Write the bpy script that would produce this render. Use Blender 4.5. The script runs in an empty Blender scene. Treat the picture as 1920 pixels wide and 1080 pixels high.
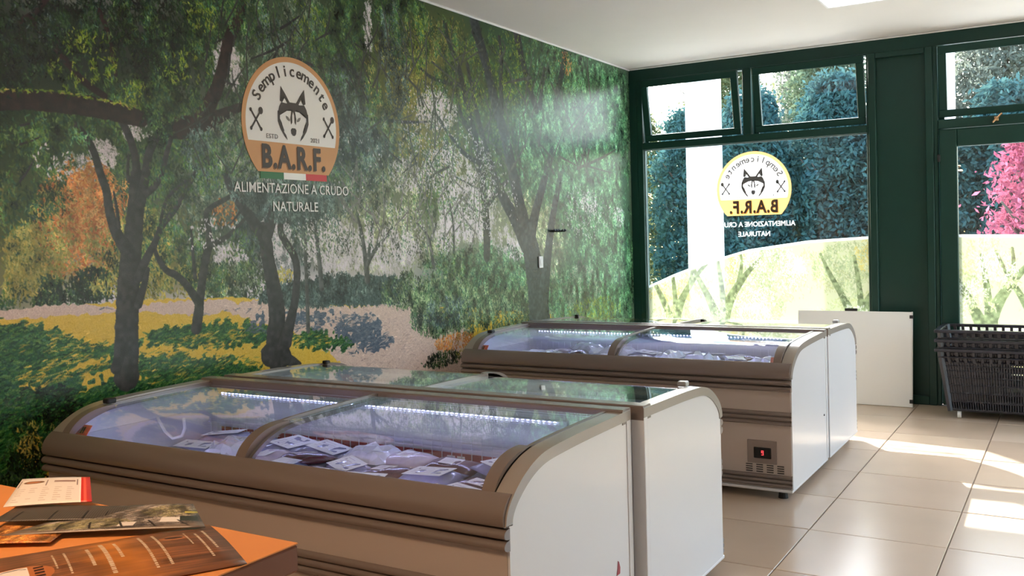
import bpy, bmesh, math, random
import numpy as np
from mathutils import Vector, Matrix

# ------------------------------------------------------------------ camera, sky, sun, exposure
C = bpy.context.scene.collection
SC = bpy.context.scene
CAM = np.array([3.5663, -8.1049, 1.4219]); YAW, PITCH, ROLL, FOC, CY = -.54244, -.025197, -.026936, 1760.43, 490.75
FWD = np.array([np.sin(YAW)*np.cos(PITCH), np.cos(YAW)*np.cos(PITCH), np.sin(PITCH)])
RIGHT = np.array([np.cos(YAW), -np.sin(YAW), 0.]); UPV = np.cross(RIGHT, FWD); CR, SR = np.cos(ROLL), np.sin(ROLL)

cam_d = bpy.data.cameras.new('camera'); cam = bpy.data.objects.new('camera', cam_d); C.objects.link(cam)
cam_d.sensor_fit = 'HORIZONTAL'; cam_d.sensor_width = 36.0; cam_d.lens = 36.0*FOC/1920
cam_d.shift_y = -(540-CY)/1920
_r = CR*RIGHT+SR*UPV; _u = -SR*RIGHT+CR*UPV
cam.matrix_world = Matrix(((_r[0], _u[0], -FWD[0], CAM[0]), (_r[1], _u[1], -FWD[1], CAM[1]), (_r[2], _u[2], -FWD[2], CAM[2]), (0, 0, 0, 1)))
cam_d.clip_start = .05; cam_d.clip_end = 200
SC.camera = cam

world = bpy.data.worlds.new('sky'); SC.world = world; world.use_nodes = True
wn = world.node_tree; wn.nodes.clear()
sky = wn.nodes.new('ShaderNodeTexSky'); sky.sky_type = 'NISHITA'; sky.sun_disc = False
sky.sun_elevation = math.radians(33); sky.sun_rotation = math.radians(-40); sky.dust_density = 2.2; sky.air_density = 1.2
wbg = wn.nodes.new('ShaderNodeBackground'); wbg.inputs['Strength'].default_value = 1.15
wout = wn.nodes.new('ShaderNodeOutputWorld')
wn.links.new(sky.outputs[0], wbg.inputs['Color']); wn.links.new(wbg.outputs[0], wout.inputs['Surface'])

sun_d = bpy.data.lights.new('sun', 'SUN'); sun_d.energy = 12.0; sun_d.angle = math.radians(.4); sun_d.color = (1, .97, .92)
sun = bpy.data.objects.new('sun', sun_d); C.objects.link(sun)
sun.rotation_euler = Vector((.84, -1, -.85)).to_track_quat('-Z', 'Y').to_euler(); sun.location = (-6, 9, 9)

SC.view_settings.view_transform = 'Standard'; SC.view_settings.look = 'None'
SC.view_settings.gamma = 1.0; SC.view_settings.use_curve_mapping = False
SC.view_settings.exposure = .55
SC.cycles.transparent_max_bounces = 40
SC.cycles.max_bounces = 10; SC.cycles.diffuse_bounces = 5; SC.cycles.glossy_bounces = 5

# ------------------------------------------------------------------ helpers
def lin(r, g, b):
    f = lambda c: (c/255/12.92) if c/255 <= .04045 else ((c/255+.055)/1.055)**2.4
    return (f(r), f(g), f(b))
def mat(name, col, rough=.5, metal=0., spec=.5, noise=0., nscale=40., bump=0., bscale=200., coat=0., emit=None, estr=0., trans=0.):
    m = bpy.data.materials.new(name); m.use_nodes = True
    n = m.node_tree.nodes; l = m.node_tree.links; b = n['Principled BSDF']
    b.inputs['Base Color'].default_value = (*col, 1); b.inputs['Roughness'].default_value = rough
    b.inputs['Metallic'].default_value = metal; b.inputs['Specular IOR Level'].default_value = spec
    b.inputs['Coat Weight'].default_value = coat
    if emit: b.inputs['Emission Color'].default_value = (*emit, 1); b.inputs['Emission Strength'].default_value = estr
    if noise > 0:
        t = n.new('ShaderNodeTexNoise'); t.inputs['Scale'].default_value = nscale; t.inputs['Detail'].default_value = 5
        tc = n.new('ShaderNodeTexCoord'); l.new(tc.outputs['Object'], t.inputs['Vector'])
        mx = n.new('ShaderNodeMix'); mx.data_type = 'RGBA'
        mx.inputs['A'].default_value = (*[max(c*(1-noise), 0) for c in col], 1); mx.inputs['B'].default_value = (*[min(c*(1+noise), 1) for c in col], 1)
        l.new(t.outputs['Fac'], mx.inputs['Factor']); l.new(mx.outputs['Result'], b.inputs['Base Color'])
    if bump > 0:
        t = n.new('ShaderNodeTexNoise'); t.inputs['Scale'].default_value = bscale; t.inputs['Detail'].default_value = 3
        tc = n.new('ShaderNodeTexCoord'); l.new(tc.outputs['Object'], t.inputs['Vector'])
        bp = n.new('ShaderNodeBump'); bp.inputs['Strength'].default_value = bump; bp.inputs['Distance'].default_value = .002
        l.new(t.outputs['Fac'], bp.inputs['Height']); l.new(bp.outputs['Normal'], b.inputs['Normal'])
    return m
def glass_mat(name, tint=(1, 1, 1), k=.04, rough=.0, haze=0.):
    """thin pane: clear transmission plus an angle dependent mirror share (the same from both sides)"""
    m = bpy.data.materials.new(name); m.use_nodes = True; n = m.node_tree.nodes; l = m.node_tree.links; n.clear()
    out = n.new('ShaderNodeOutputMaterial'); tr = n.new('ShaderNodeBsdfTransparent'); tr.inputs['Color'].default_value = (*tint, 1)
    gl = n.new('ShaderNodeBsdfGlossy'); gl.inputs['Roughness'].default_value = rough; gl.inputs['Color'].default_value = (1, 1, 1, 1)
    lw = n.new('ShaderNodeLayerWeight'); lw.inputs['Blend'].default_value = .5
    pw = n.new('ShaderNodeMath'); pw.operation = 'POWER'; pw.inputs[1].default_value = 5
    ml = n.new('ShaderNodeMath'); ml.operation = 'MULTIPLY_ADD'; ml.inputs[1].default_value = 1-k; ml.inputs[2].default_value = k
    mx = n.new('ShaderNodeMixShader')
    l.new(lw.outputs['Facing'], pw.inputs[0]); l.new(pw.outputs[0], ml.inputs[0]); l.new(ml.outputs[0], mx.inputs[0])
    l.new(tr.outputs[0], mx.inputs[1]); l.new(gl.outputs[0], mx.inputs[2]); last = mx
    if haze > 0:
        df = n.new('ShaderNodeBsdfDiffuse'); df.inputs['Color'].default_value = (.8, .8, .85, 1)
        m2 = n.new('ShaderNodeMixShader'); m2.inputs[0].default_value = haze
        l.new(mx.outputs[0], m2.inputs[1]); l.new(df.outputs[0], m2.inputs[2]); last = m2
    l.new(last.outputs[0], out.inputs['Surface']); return m
def thin_mat(name, col, clear=.0, trans=.6, image=None, gain=1.):
    """printed film or leaf: part diffuse, part translucent, part see-through"""
    m = bpy.data.materials.new(name); m.use_nodes = True; n = m.node_tree.nodes; l = m.node_tree.links; n.clear()
    out = n.new('ShaderNodeOutputMaterial'); d = n.new('ShaderNodeBsdfDiffuse'); t = n.new('ShaderNodeBsdfTranslucent')
    d.inputs['Color'].default_value = (*col, 1); t.inputs['Color'].default_value = (*col, 1)
    if image:
        im = n.new('ShaderNodeTexImage'); im.image = image; im.extension = 'EXTEND'
        mu = n.new('ShaderNodeMix'); mu.data_type = 'RGBA'; mu.blend_type = 'MULTIPLY'; mu.inputs['Factor'].default_value = 1; mu.inputs['B'].default_value = (gain, gain, gain, 1)
        l.new(im.outputs[0], mu.inputs['A']); l.new(im.outputs[0], d.inputs['Color']); l.new(mu.outputs['Result'], t.inputs['Color'])
    mx = n.new('ShaderNodeMixShader'); mx.inputs[0].default_value = trans
    l.new(d.outputs[0], mx.inputs[1]); l.new(t.outputs[0], mx.inputs[2]); last = mx
    if clear > 0:
        tr = n.new('ShaderNodeBsdfTransparent'); m2 = n.new('ShaderNodeMixShader'); m2.inputs[0].default_value = clear
        l.new(mx.outputs[0], m2.inputs[1]); l.new(tr.outputs[0], m2.inputs[2]); last = m2
    l.new(last.outputs[0], out.inputs['Surface']); return m
def make_image(name, canvas):
    im = bpy.data.images.new(name, canvas.w, canvas.h); im.pixels.foreach_set(canvas.pixels()); im.update(); im.pack(); return im
def image_mat(name, image, rough=.4, spec=.5, gain=1., bump=0., bscale=300.):
    m = mat(name, (1, 1, 1), rough, spec=spec, bump=bump, bscale=bscale); n = m.node_tree.nodes; l = m.node_tree.links
    im = n.new('ShaderNodeTexImage'); im.image = image; im.extension = 'EXTEND'
    mu = n.new('ShaderNodeMix'); mu.data_type = 'RGBA'; mu.blend_type = 'MULTIPLY'; mu.inputs['Factor'].default_value = 1; mu.inputs['B'].default_value = (gain, gain, gain, 1)
    l.new(im.outputs[0], mu.inputs['A']); l.new(mu.outputs['Result'], n['Principled BSDF'].inputs['Base Color']); return m

def link(name, bm, m, parent=None, smooth=False, loc=None):
    me = bpy.data.meshes.new(name); bmesh.ops.recalc_face_normals(bm, faces=bm.faces); bm.to_mesh(me); bm.free()
    if m: me.materials.append(m)
    if smooth:
        for p in me.polygons: p.use_smooth = True
    o = bpy.data.objects.new(name, me); C.objects.link(o)
    if parent: o.parent = parent
    if loc is not None: o.location = loc
    return o
def shade_auto(o, deg=35):
    me = o.data; me.polygons.foreach_set('use_smooth', [True]*len(me.polygons))
    try: me.set_sharp_from_angle(angle=math.radians(deg))
    except Exception: pass
    return o
def box(bm, x0, x1, y0, y1, z0, z1, bev=0., seg=2):
    v = [bm.verts.new((x, y, z)) for x in (x0, x1) for y in (y0, y1) for z in (z0, z1)]
    fs = [bm.faces.new([v[i] for i in q]) for q in ((0, 1, 3, 2), (4, 6, 7, 5), (0, 4, 5, 1), (2, 3, 7, 6), (0, 2, 6, 4), (1, 5, 7, 3))]
    if bev > 0:
        es = {e for f in fs for e in f.edges}
        bmesh.ops.bevel(bm, geom=list(es), offset=bev, segments=seg, affect='EDGES', profile=.6)
def boxes(l, bev=0., seg=1):
    bm = bmesh.new()
    for b in l: box(bm, *b, bev=bev, seg=seg)
    return bm
def prism(bm, poly, x0, x1, axis='x'):
    """solid from a closed outline; axis x: outline in (y, z), axis y: outline in (x, z), axis z: outline in (x, y)"""
    f = {'x': lambda p, t: (t, p[0], p[1]), 'y': lambda p, t: (p[0], t, p[1]), 'z': lambda p, t: (p[0], p[1], t)}[axis]
    a = [bm.verts.new(f(p, x0)) for p in poly]; b = [bm.verts.new(f(p, x1)) for p in poly]; n = len(poly)
    for i in range(n): bm.faces.new((a[i], a[(i+1) % n], b[(i+1) % n], b[i]))
    bm.faces.new(a[::-1]); bm.faces.new(b)
def strip_prism(bm, outer, inner, x0, x1):
    """solid between two equally long open paths in (y, z), extruded along x, built quad by quad"""
    n = len(outer); V = [[[bm.verts.new((x, *p)) for p in path] for path in (outer, inner)] for x in (x0, x1)]
    for i in range(n-1):
        for k in range(2):
            o, q = V[k]; bm.faces.new((o[i], o[i+1], q[i+1], q[i]))
        for s in range(2): bm.faces.new((V[0][s][i], V[0][s][i+1], V[1][s][i+1], V[1][s][i]))
    for i in (0, n-1): bm.faces.new((V[0][0][i], V[1][0][i], V[1][1][i], V[0][1][i]))
def tube(bm, pts, r, seg=6, close=True):
    rings = []; pts = [Vector(p) for p in pts]; n = len(pts)
    for i, p in enumerate(pts):
        d = (pts[min(i+1, n-1)]-pts[max(i-1, 0)]).normalized()
        a = d.orthogonal().normalized() if abs(d.z) > .9 else Vector((0, 0, 1)).cross(d).normalized(); b = d.cross(a)
        rr = r[i] if isinstance(r, (list, tuple)) else r
        rings.append([bm.verts.new(p+rr*(math.cos(t)*a+math.sin(t)*b)) for t in [6.2832*k/seg for k in range(seg)]])
    for i in range(n-1):
        for k in range(seg): bm.faces.new((rings[i][k], rings[i][(k+1) % seg], rings[i+1][(k+1) % seg], rings[i+1][k]))
    if close: bm.faces.new(rings[0][::-1]); bm.faces.new(rings[-1])
def cyl(bm, x, y, z0, z1, r0, r1=None, seg=16): tube(bm, [(x, y, z0), (x, y, z1)], [r0, r0 if r1 is None else r1], seg)
def smooth_path(p, it=2):
    p = [tuple(q) for q in p]
    for _ in range(it):
        q = [p[0]]
        for a, b in zip(p[:-1], p[1:]): q += [(a[0]*.75+b[0]*.25, a[1]*.75+b[1]*.25), (a[0]*.25+b[0]*.75, a[1]*.25+b[1]*.75)]
        p = q+[p[-1]]
    return p
def offset_path(p, d):
    o = []
    for i, q in enumerate(p):
        a, b = p[max(i-1, 0)], p[min(i+1, len(p)-1)]; tx, ty = b[0]-a[0], b[1]-a[1]; L = math.hypot(tx, ty)
        o.append((q[0]+ty/L*d, q[1]-tx/L*d))
    return o
def empty(name, loc=(0, 0, 0), rz=0.):
    o = bpy.data.objects.new(name, None); C.objects.link(o); o.location = loc; o.rotation_euler = (0, 0, rz); o.empty_display_size = .1; return o
def tag(o, label, cat, group=None, kind=None):
    o['label'] = label; o['category'] = cat
    if group: o['group'] = group
    if kind: o['kind'] = kind
    return o
def struct(name, bm, m, parent=None, label=None):
    o = link(name, bm, m, parent)
    if not parent: o['kind'] = 'structure'
    if label: o['label'] = label
    return o
def copy_thing(o, loc, rot):
    c = o.copy(); C.objects.link(c); c.location = loc; c.rotation_euler = rot
    for ch in o.children:
        d = ch.copy(); C.objects.link(d); d.parent = c
    return c
def text_bm(s, size, depth=.0015, bold=.0, spacing=1., align='CENTER', res=3):
    cu = bpy.data.curves.new('lettering', 'FONT'); cu.body = s; cu.size = size; cu.extrude = depth/2; cu.offset = bold*size; cu.align_x = align; cu.space_character = spacing; cu.resolution_u = res
    o = bpy.data.objects.new('lettering', cu); C.objects.link(o); dg = bpy.context.evaluated_depsgraph_get()
    me = bpy.data.meshes.new_from_object(o.evaluated_get(dg)); bm = bmesh.new(); bm.from_mesh(me)
    bpy.data.objects.remove(o); bpy.data.curves.remove(cu); bpy.data.meshes.remove(me)
    return bm
def merge(dst, src, M):
    src.transform(M); me = bpy.data.meshes.new('t'); src.to_mesh(me); src.free(); dst.from_mesh(me); bpy.data.meshes.remove(me)

# ---------------------------------------------------------------- printed mural (numpy painter)
MW, MH = 3200, 1320                       # canvas of the wall print, 7.2 m x 2.97 m
def wall_pt(pu, pv):
    """photo sight line -> canvas position on the mural wall (plane x = 0)"""
    pu = np.asarray(pu, float); pv = np.asarray(pv, float)
    a, b = pu-960, pv-CY
    u = CR*a+SR*b; v = -SR*a+CR*b
    d = u[..., None]*RIGHT-v[..., None]*UPV+FWD*FOC
    t = -CAM[0]/d[..., 0]
    Y = CAM[1]+t*d[..., 1]; Z = CAM[2]+t*d[..., 2]
    return (Y+7.2)/7.2*MW, (2.97-Z)/2.97*MH
def value_noise(rng, h, w, cell, cellx=None):
    cellx = cellx or cell
    gh, gw = int(h/cell)+3, int(w/cellx)+3
    g = rng.random((gh, gw)).astype(np.float32)
    y = np.arange(h, dtype=np.float32)/cell; x = np.arange(w, dtype=np.float32)/cellx
    yi = y.astype(int); xi = x.astype(int); fy = y-yi; fx = x-xi
    fy = (fy*fy*(3-2*fy))[:, None]; fx = (fx*fx*(3-2*fx))[None]
    a = g[yi][:, xi]; b = g[yi][:, xi+1]; c = g[yi+1][:, xi]; d = g[yi+1][:, xi+1]
    return (a*(1-fx)+b*fx)*(1-fy)+(c*(1-fx)+d*fx)*fy
PAL = dict(
    dark=[(18,34,20),(30,50,28),(38,62,34),(22,42,36),(14,24,16)],
    mid=[(52,84,44),(68,98,50),(46,78,56),(84,108,56),(36,60,40)],
    lime=[(122,146,44),(98,128,42),(140,154,58),(80,110,40)],
    grey=[(92,110,88),(72,94,78),(114,126,104),(56,80,66),(132,142,124)],
    slate=[(58,76,74),(44,62,58),(76,94,90),(92,110,104),(36,52,46)],
    pale=[(152,162,120),(170,174,142),(132,148,104),(188,186,164)],
    orange=[(196,120,62),(204,138,76),(176,104,56),(208,158,92),(160,124,72)],
    yellow=[(178,162,80),(164,156,84),(146,142,72),(120,128,66),(190,168,84)],
    emer=[(56,98,64),(76,118,80),(92,138,94),(38,74,56),(108,146,108),(60,96,80)],
    sky=[(204,196,202),(196,190,197),(210,204,208)],
    grassd=[(26,74,38),(36,88,44),(18,54,30),(54,100,44),(84,122,54),(22,62,40)],
    grassy=[(206,174,66),(198,164,58),(212,182,80),(190,158,60)],
    path=[(200,178,166),(190,166,156),(210,190,178),(176,154,148)],
    bluesh=[(86,98,112),(70,84,100),(104,112,124)],
    bush=[(62,92,62),(80,106,72),(104,124,88),(46,70,52),(130,144,108),(34,52,42)],
)
class Canvas:
    def __init__(self, w, h, seed, base):
        self.w, self.h = w, h; self.rng = np.random.default_rng(seed)
        self.a = np.empty((h, w, 3), np.float32); self.a[:] = np.array(base, np.float32)
        self.n_big = value_noise(self.rng, h, w, 90); self.n_mid = value_noise(self.rng, h, w, 28)
        self.n_fine = value_noise(self.rng, h, w, 9)
        self.n_droop = value_noise(self.rng, h, w, 44, 15); self.n_tone = .6*value_noise(self.rng, h, w, 34, 22)+.4*value_noise(self.rng, h, w, 11)
    def strokes(self, x, y, ang, ln, wd, col):
        T, Wd = 9, 3
        t = np.linspace(-.5, .5, T)[None, :, None]; o = np.linspace(-.5, .5, Wd)[None, None, :]
        c, s = np.cos(ang)[:, None, None], np.sin(ang)[:, None, None]
        L = ln[:, None, None]; Wv = wd[:, None, None]*(1-np.abs(t)*1.3)
        X = (x[:, None, None]+t*L*c-o*Wv*s).astype(np.int32); Y = (y[:, None, None]+t*L*s+o*Wv*c).astype(np.int32)
        ok = (X >= 0) & (X < self.w) & (Y >= 0) & (Y < self.h)
        C = np.broadcast_to(col[:, None, None, :], X.shape+(3,))
        self.a[Y[ok], X[ok]] = C[ok]
    def leaves(self, cx, cy, rx, ry, pal, dens=1., ang=80, sd=35, ln=(5, 11), wd=(1.2, 2.8), thr=.35, soft=.1, jit=13, tone=1.0):
        """clumped leaf strokes inside an ellipse (canvas units)"""
        r = self.rng; n = int(dens*rx*ry*3.14/15)
        if n < 1: return
        for k in range(0, n, 60000):
            m = min(60000, n-k)
            q = np.sqrt(r.random(m)); th = r.random(m)*6.283
            x = cx+rx*q*np.cos(th); y = cy+ry*q*np.sin(th)
            ok = (x > 0) & (x < self.w-1) & (y > 0) & (y < self.h-1); x, y, q = x[ok], y[ok], q[ok]
            xi, yi = x.astype(int), y.astype(int)
            nz = .22*self.n_mid[yi, xi]+.38*self.n_droop[yi, xi]+.22*self.n_big[yi, xi]+.18*self.n_fine[yi, xi]
            ok = nz+soft*r.standard_normal(len(x)) > thr+.28*np.maximum(q-.72, 0)/.28
            x, y, nz = x[ok], y[ok], nz[ok]; m = len(x)
            P = np.array(PAL[pal], np.float32)
            f = self.n_fine[y.astype(int), x.astype(int)]*.6+r.random(m)*.6-.1
            col = P[np.clip((f*len(P)).astype(int), 0, len(P)-1)]+r.standard_normal((m, 1)).astype(np.float32)*jit
            tone_ = tone*(.45 if pal in ('yellow', 'orange', 'lime') else 1.); col = col*(1+tone_*(1.5*self.n_tone[y.astype(int), x.astype(int)]-.8)).astype(np.float32)[:, None]
            self.strokes(x, y, np.radians(ang+sd*r.standard_normal(m)), r.uniform(*ln, m), r.uniform(*wd, m), col)
    def poly(self, pts, pal, rough=10, grain=10, dens=.0, holes=0., ang=5):
        """filled patch with a ragged edge"""
        p = np.array(pts, float); x0, y0 = np.floor(p.min(0)).astype(int)-30; x1, y1 = np.ceil(p.max(0)).astype(int)+30
        x0, y0 = max(x0, 0), max(y0, 0); x1, y1 = min(x1, self.w), min(y1, self.h)
        if x1 <= x0 or y1 <= y0: return
        gx, gy = np.meshgrid(np.arange(x0, x1, dtype=np.float32), np.arange(y0, y1, dtype=np.float32))
        gx = gx+(self.n_mid[y0:y1, x0:x1]-.5)*rough*3; gy = gy+(self.n_fine[y0:y1, x0:x1]-.5)*rough*1.3
        ins = np.zeros(gx.shape, bool); n = len(p)
        for i in range(n):
            (ax, ay), (bx, by) = p[i], p[(i+1) % n]
            if ay == by: continue
            c = ((ay > gy) != (by > gy)) & (gx < (bx-ax)*(gy-ay)/(by-ay)+ax); ins ^= c
        if holes > 0: ins &= (.5*self.n_fine[y0:y1, x0:x1]+.5*self.n_mid[y0:y1, x0:x1]) > holes
        P = np.array(PAL[pal], np.float32)
        sub = self.a[y0:y1, x0:x1]; m = int(ins.sum())
        f = np.clip(self.n_fine[y0:y1, x0:x1][ins]*.5+self.rng.random(m)*.5, 0, .999)
        sub[ins] = P[(f*len(P)).astype(int)]+self.rng.standard_normal((m, 1)).astype(np.float32)*grain
        if dens > 0 and m:
            k = int(m*dens/30); ys, xs = np.nonzero(ins); s = self.rng.integers(0, m, k)
            self.strokes(xs[s]+x0+0., ys[s]+y0+0., np.radians(ang+22*self.rng.standard_normal(k)), self.rng.uniform(6, 16, k), self.rng.uniform(1.5, 3, k),
                         P[self.rng.integers(0, len(P), k)]+self.rng.standard_normal((k, 1)).astype(np.float32)*grain)
    def limb(self, pts, col=(40, 38, 36), wob=.13, light=.35):
        """tapering trunk or branch: pts = (x, y, radius)"""
        p = np.array(pts, float); col = np.array(col, np.float32)
        # smooth the centre line
        for _ in range(2):
            q = [p[0]]
            for a, b in zip(p[:-1], p[1:]): q += [a*.75+b*.25, a*.25+b*.75]
            q.append(p[-1]); p = np.array(q)
        for a, b in zip(p[:-1], p[1:]):
            R = max(a[2], b[2])+4
            x0, x1 = int(max(min(a[0], b[0])-R, 0)), int(min(max(a[0], b[0])+R+1, self.w))
            y0, y1 = int(max(min(a[1], b[1])-R, 0)), int(min(max(a[1], b[1])+R+1, self.h))
            if x1 <= x0 or y1 <= y0: continue
            gx, gy = np.meshgrid(np.arange(x0, x1), np.arange(y0, y1))
            d = b[:2]-a[:2]; L2 = max(d@d, 1e-6)
            t = np.clip(((gx-a[0])*d[0]+(gy-a[1])*d[1])/L2, 0, 1)
            ox, oy = gx-a[0]-t*d[0], gy-a[1]-t*d[1]; ds = np.hypot(ox, oy); r = a[2]+(b[2]-a[2])*t
            ins = ds < np.maximum(r*(1+wob*(self.n_fine[y0:y1, x0:x1]-.5)), .7)
            side = np.clip(-ox/np.maximum(r, 1), -1, 1)
            sh = 1+light*.5*side+.5*(self.n_fine[y0:y1, x0:x1]-.5)+.25*(self.rng.random(gx.shape)-.5)
            sub = self.a[y0:y1, x0:x1]; sub[ins] = (col*sh[..., None])[ins]
    def veil(self, cx, cy, rx, ry, col, k):
        x0, x1 = int(max(cx-rx, 0)), int(min(cx+rx, self.w)); y0, y1 = int(max(cy-ry, 0)), int(min(cy+ry, self.h))
        gx, gy = np.meshgrid(np.arange(x0, x1), np.arange(y0, y1))
        w = np.clip(1-((gx-cx)/rx)**2-((gy-cy)/ry)**2, 0, 1)[..., None]*k
        self.a[y0:y1, x0:x1] = self.a[y0:y1, x0:x1]*(1-w)+np.array(col, np.float32)*w
    def soften(self, k=.5):
        b = self.a; q = b.copy()
        q[1:-1, 1:-1] = (b[:-2, 1:-1]+b[2:, 1:-1]+b[1:-1, :-2]+b[1:-1, 2:]+2*b[1:-1, 1:-1])/6
        self.a = b*(1-k)+q*k
    def pixels(self):
        out = np.ones((self.h, self.w, 4), np.float32); out[..., :3] = np.clip(self.a, 0, 255)/255
        return out[::-1].ravel()
def paint_mural():
    c = Canvas(MW, MH, 7, (196, 190, 196))
    def pp(l): x, y = wall_pt([p[0] for p in l], [p[1] for p in l]); return list(zip(x, y))
    def el(px, py, rx, ry, pal, **k):
        """foliage clump given by its centre and half sizes as the photo shows them"""
        x, y = wall_pt(px, py); xl, _ = wall_pt(px-rx, py); xr, _ = wall_pt(px+rx, py); _, yt = wall_pt(px, py-ry); _, yb = wall_pt(px, py+ry)
        c.leaves(float(x), float(y), float(xr-xl)/2, float(yb-yt)/2, pal, **k)
    def br(l, col=(42, 40, 38), **k):
        o = []
        for x, y, w in l:
            X, Y = wall_pt(x, y); X2, Y2 = wall_pt(x+w/2, y); X1, Y1 = wall_pt(x-w/2, y)
            o.append((float(X), float(Y), max(float(X2-X1)/2, .9)))
        c.limb(o, col, **k)
    def wash(px, py, rx, ry, pal, k):
        x, y = wall_pt(px, py); xl, _ = wall_pt(px-rx, py); xr, _ = wall_pt(px+rx, py); _, yt = wall_pt(px, py-ry); _, yb = wall_pt(px, py+ry)
        c.veil(float(x), float(y), float(xr-xl)/2*1.1, float(yb-yt)/2*1.1, np.mean(PAL[pal], 0)*.75, k)
    # distant foliage and the pale openings between it
    for X, Y, rx, ry, pal in [(900,70,260,160,'mid'),(1090,150,200,140,'emer'),(1120,480,160,260,'emer'),(700,60,200,160,'mid'),(-100,300,300,400,'mid')]: wash(X, Y, rx, ry, pal, 1.)
    for X, Y, rx, ry, pal, d in [
        (-60,150,130,330,'dark',1.6),(150,120,230,170,'dark',1.8),(400,80,190,140,'dark',1.5),(300,260,260,120,'mid',1.0),(100,330,150,120,'mid',1.2),
        (60,450,120,140,'yellow',1.3),(60,400,90,120,'mid',.9),(300,430,160,120,'mid',1.0),(340,470,150,90,'yellow',.7),(420,420,110,120,'grey',1.0),
        (560,120,200,170,'mid',1.4),(640,180,190,220,'grey',1.5),(720,120,130,220,'mid',1.3),(700,330,150,160,'grey',1.5),(560,430,130,90,'slate',1.3),
        (680,450,110,70,'pale',.9),(780,400,120,130,'pale',.9),(860,250,150,200,'mid',1.2),(840,200,140,180,'yellow',.5),(980,220,150,170,'mid',1.4),(1100,230,120,180,'emer',1.6),
        (1080,420,130,170,'emer',1.6),(960,470,120,120,'pale',.7),(900,540,120,90,'emer',1.0),(1140,520,70,130,'emer',1.5)]:
        wash(X, Y, rx, ry, pal, .9)
        el(X, Y, rx, ry, pal, dens=d, thr=.42)
    for X, Y, rx, ry in [(150,320,52,36),(190,290,30,34),(425,120,28,55),(255,245,30,22),(430,490,36,34),(640,460,80,55),(520,460,34,70),(730,470,60,46),(845,320,60,50),(880,400,60,60),(760,330,40,40),(690,40,10,70),(950,455,30,40),(965,470,26,24),(820,210,40,40),(840,440,30,40),(1105,380,18,22),(1160,405,12,22)]:
        el(X, Y, rx, ry, 'sky', dens=1.0, thr=.40, ln=(6, 16), wd=(3, 6), jit=6, tone=.1)
    # background shrubs, autumn tree
    el(150, 420, 85, 130, 'orange', dens=1.7, thr=.36, sd=60); el(110, 440, 80, 100, 'yellow', dens=.8, thr=.5); el(80,360,60,60,'mid',dens=.9,thr=.42)
    el(175, 385, 55, 85, 'orange', dens=1.2, thr=.35, sd=60); el(235,365,22,30,'orange',dens=.6,thr=.4)
    el(60, 480, 90, 60, 'yellow', dens=1.2, thr=.38); el(250, 470, 90, 70, 'yellow', dens=.7); el(300,480,110,80,'mid',dens=.9,thr=.42)
    el(90, 555, 110, 40, 'mid', dens=1.3, thr=.38); el(170,540,50,40,'dark',dens=1.6,thr=.32); el(110,560,50,34,'dark',dens=1.2,thr=.36); el(40,535,40,36,'yellow',dens=1)
    el(330,530,150,34,'yellow',dens=1.1); el(440,535,80,46,'bush',dens=1.8,thr=.3); el(380,520,60,30,'mid',dens=1)
    el(420,400,26,30,'orange',dens=.5); el(530,520,22,22,'yellow',dens=.9)
    # ground
    c.poly(pp([(-420,600),(-200,590),(36,584),(240,562),(460,556),(520,570),(860,575),(1180,600),(1190,740),(500,1000),(36,1160),(-420,1400)]), 'grassy', rough=6, grain=7, dens=.15)
    c.poly(pp([(-420,585),(36,578),(140,568),(220,578),(300,566),(420,560),(460,575),(380,592),(240,584),(120,592),(36,596),(-420,620)]), 'path', rough=6, grain=8)
    c.poly(pp([(400,575),(500,560),(620,575),(800,570),(880,620),(900,680),(830,760),(660,770),(640,680),(600,650),(560,620),(470,600)]), 'path', rough=10, grain=12, dens=.2)
    for l in [[(-420,620),(36,606),(90,625),(160,640),(180,655),(250,640),(265,652),(225,690),(190,705),(170,745),(36,745),(-420,830)],
              [(262,622),(330,612),(420,604),(500,610),(520,632),(470,648),(380,646),(300,650),(262,640)],
              [(-420,780),(36,735),(160,705),(245,690),(260,672),(330,666),(420,672),(500,690),(520,712),(440,712),(380,730),(200,770),(100,840),(60,890),(36,930),(-420,1060)],
              [(540,625),(600,618),(660,640),(640,655),(560,648)]]:
        c.poly(pp(l), 'grassd', rough=20, grain=14, dens=2.2, ang=-14)
    for l in [[(160,705),(215,688),(222,700),(190,720),(160,735),(140,740)],[(60,724),(92,716),(96,722),(66,730)],[(125,668),(150,660),(150,668),(130,672)],[(250,708),(268,702),(270,712),(252,716)],[(36,820),(70,800),(80,830),(60,880),(36,880)],[(36,722),(56,718),(58,726),(36,730)],[(120,690),(200,668),(205,674),(130,700)]]:
        c.poly(pp(l), 'grassy', rough=8, grain=9, holes=.36)
    el(60, 770, 110, 50, 'dark', dens=1.1, ang=-10, sd=25, thr=.48); el(60,830,60,70,'dark',dens=1.2,thr=.46); el(50,900,60,60,'dark',dens=1.4,thr=.42); el(65,820,50,40,'yellow',dens=.6,thr=.5)
    el(-250, 900, 250, 120, 'dark', dens=1.2, thr=.4)
    # dappled shade on the path, hedge
    c.poly(pp([(640,592),(700,588),(712,604),(705,620),(738,630),(735,646),(700,662),(665,660),(655,640),(620,618)]), 'bluesh', rough=16, grain=10, dens=.6, holes=.3)
    c.poly(pp([(455,595),(520,585),(600,582),(660,590),(640,612),(560,606),(480,612)]), 'bluesh', rough=14, grain=12, dens=.6, holes=.46)
    c.poly(pp([(560,600),(650,592),(660,620),(590,622)]), 'bluesh', rough=14, grain=12, dens=.6, holes=.5)
    c.poly(pp([(485,548),(520,535),(600,520),(680,515),(760,520),(775,560),(720,572),(600,574),(500,572),(484,566)]), 'slate', rough=10, grain=8, dens=1.2, ang=80)
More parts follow.
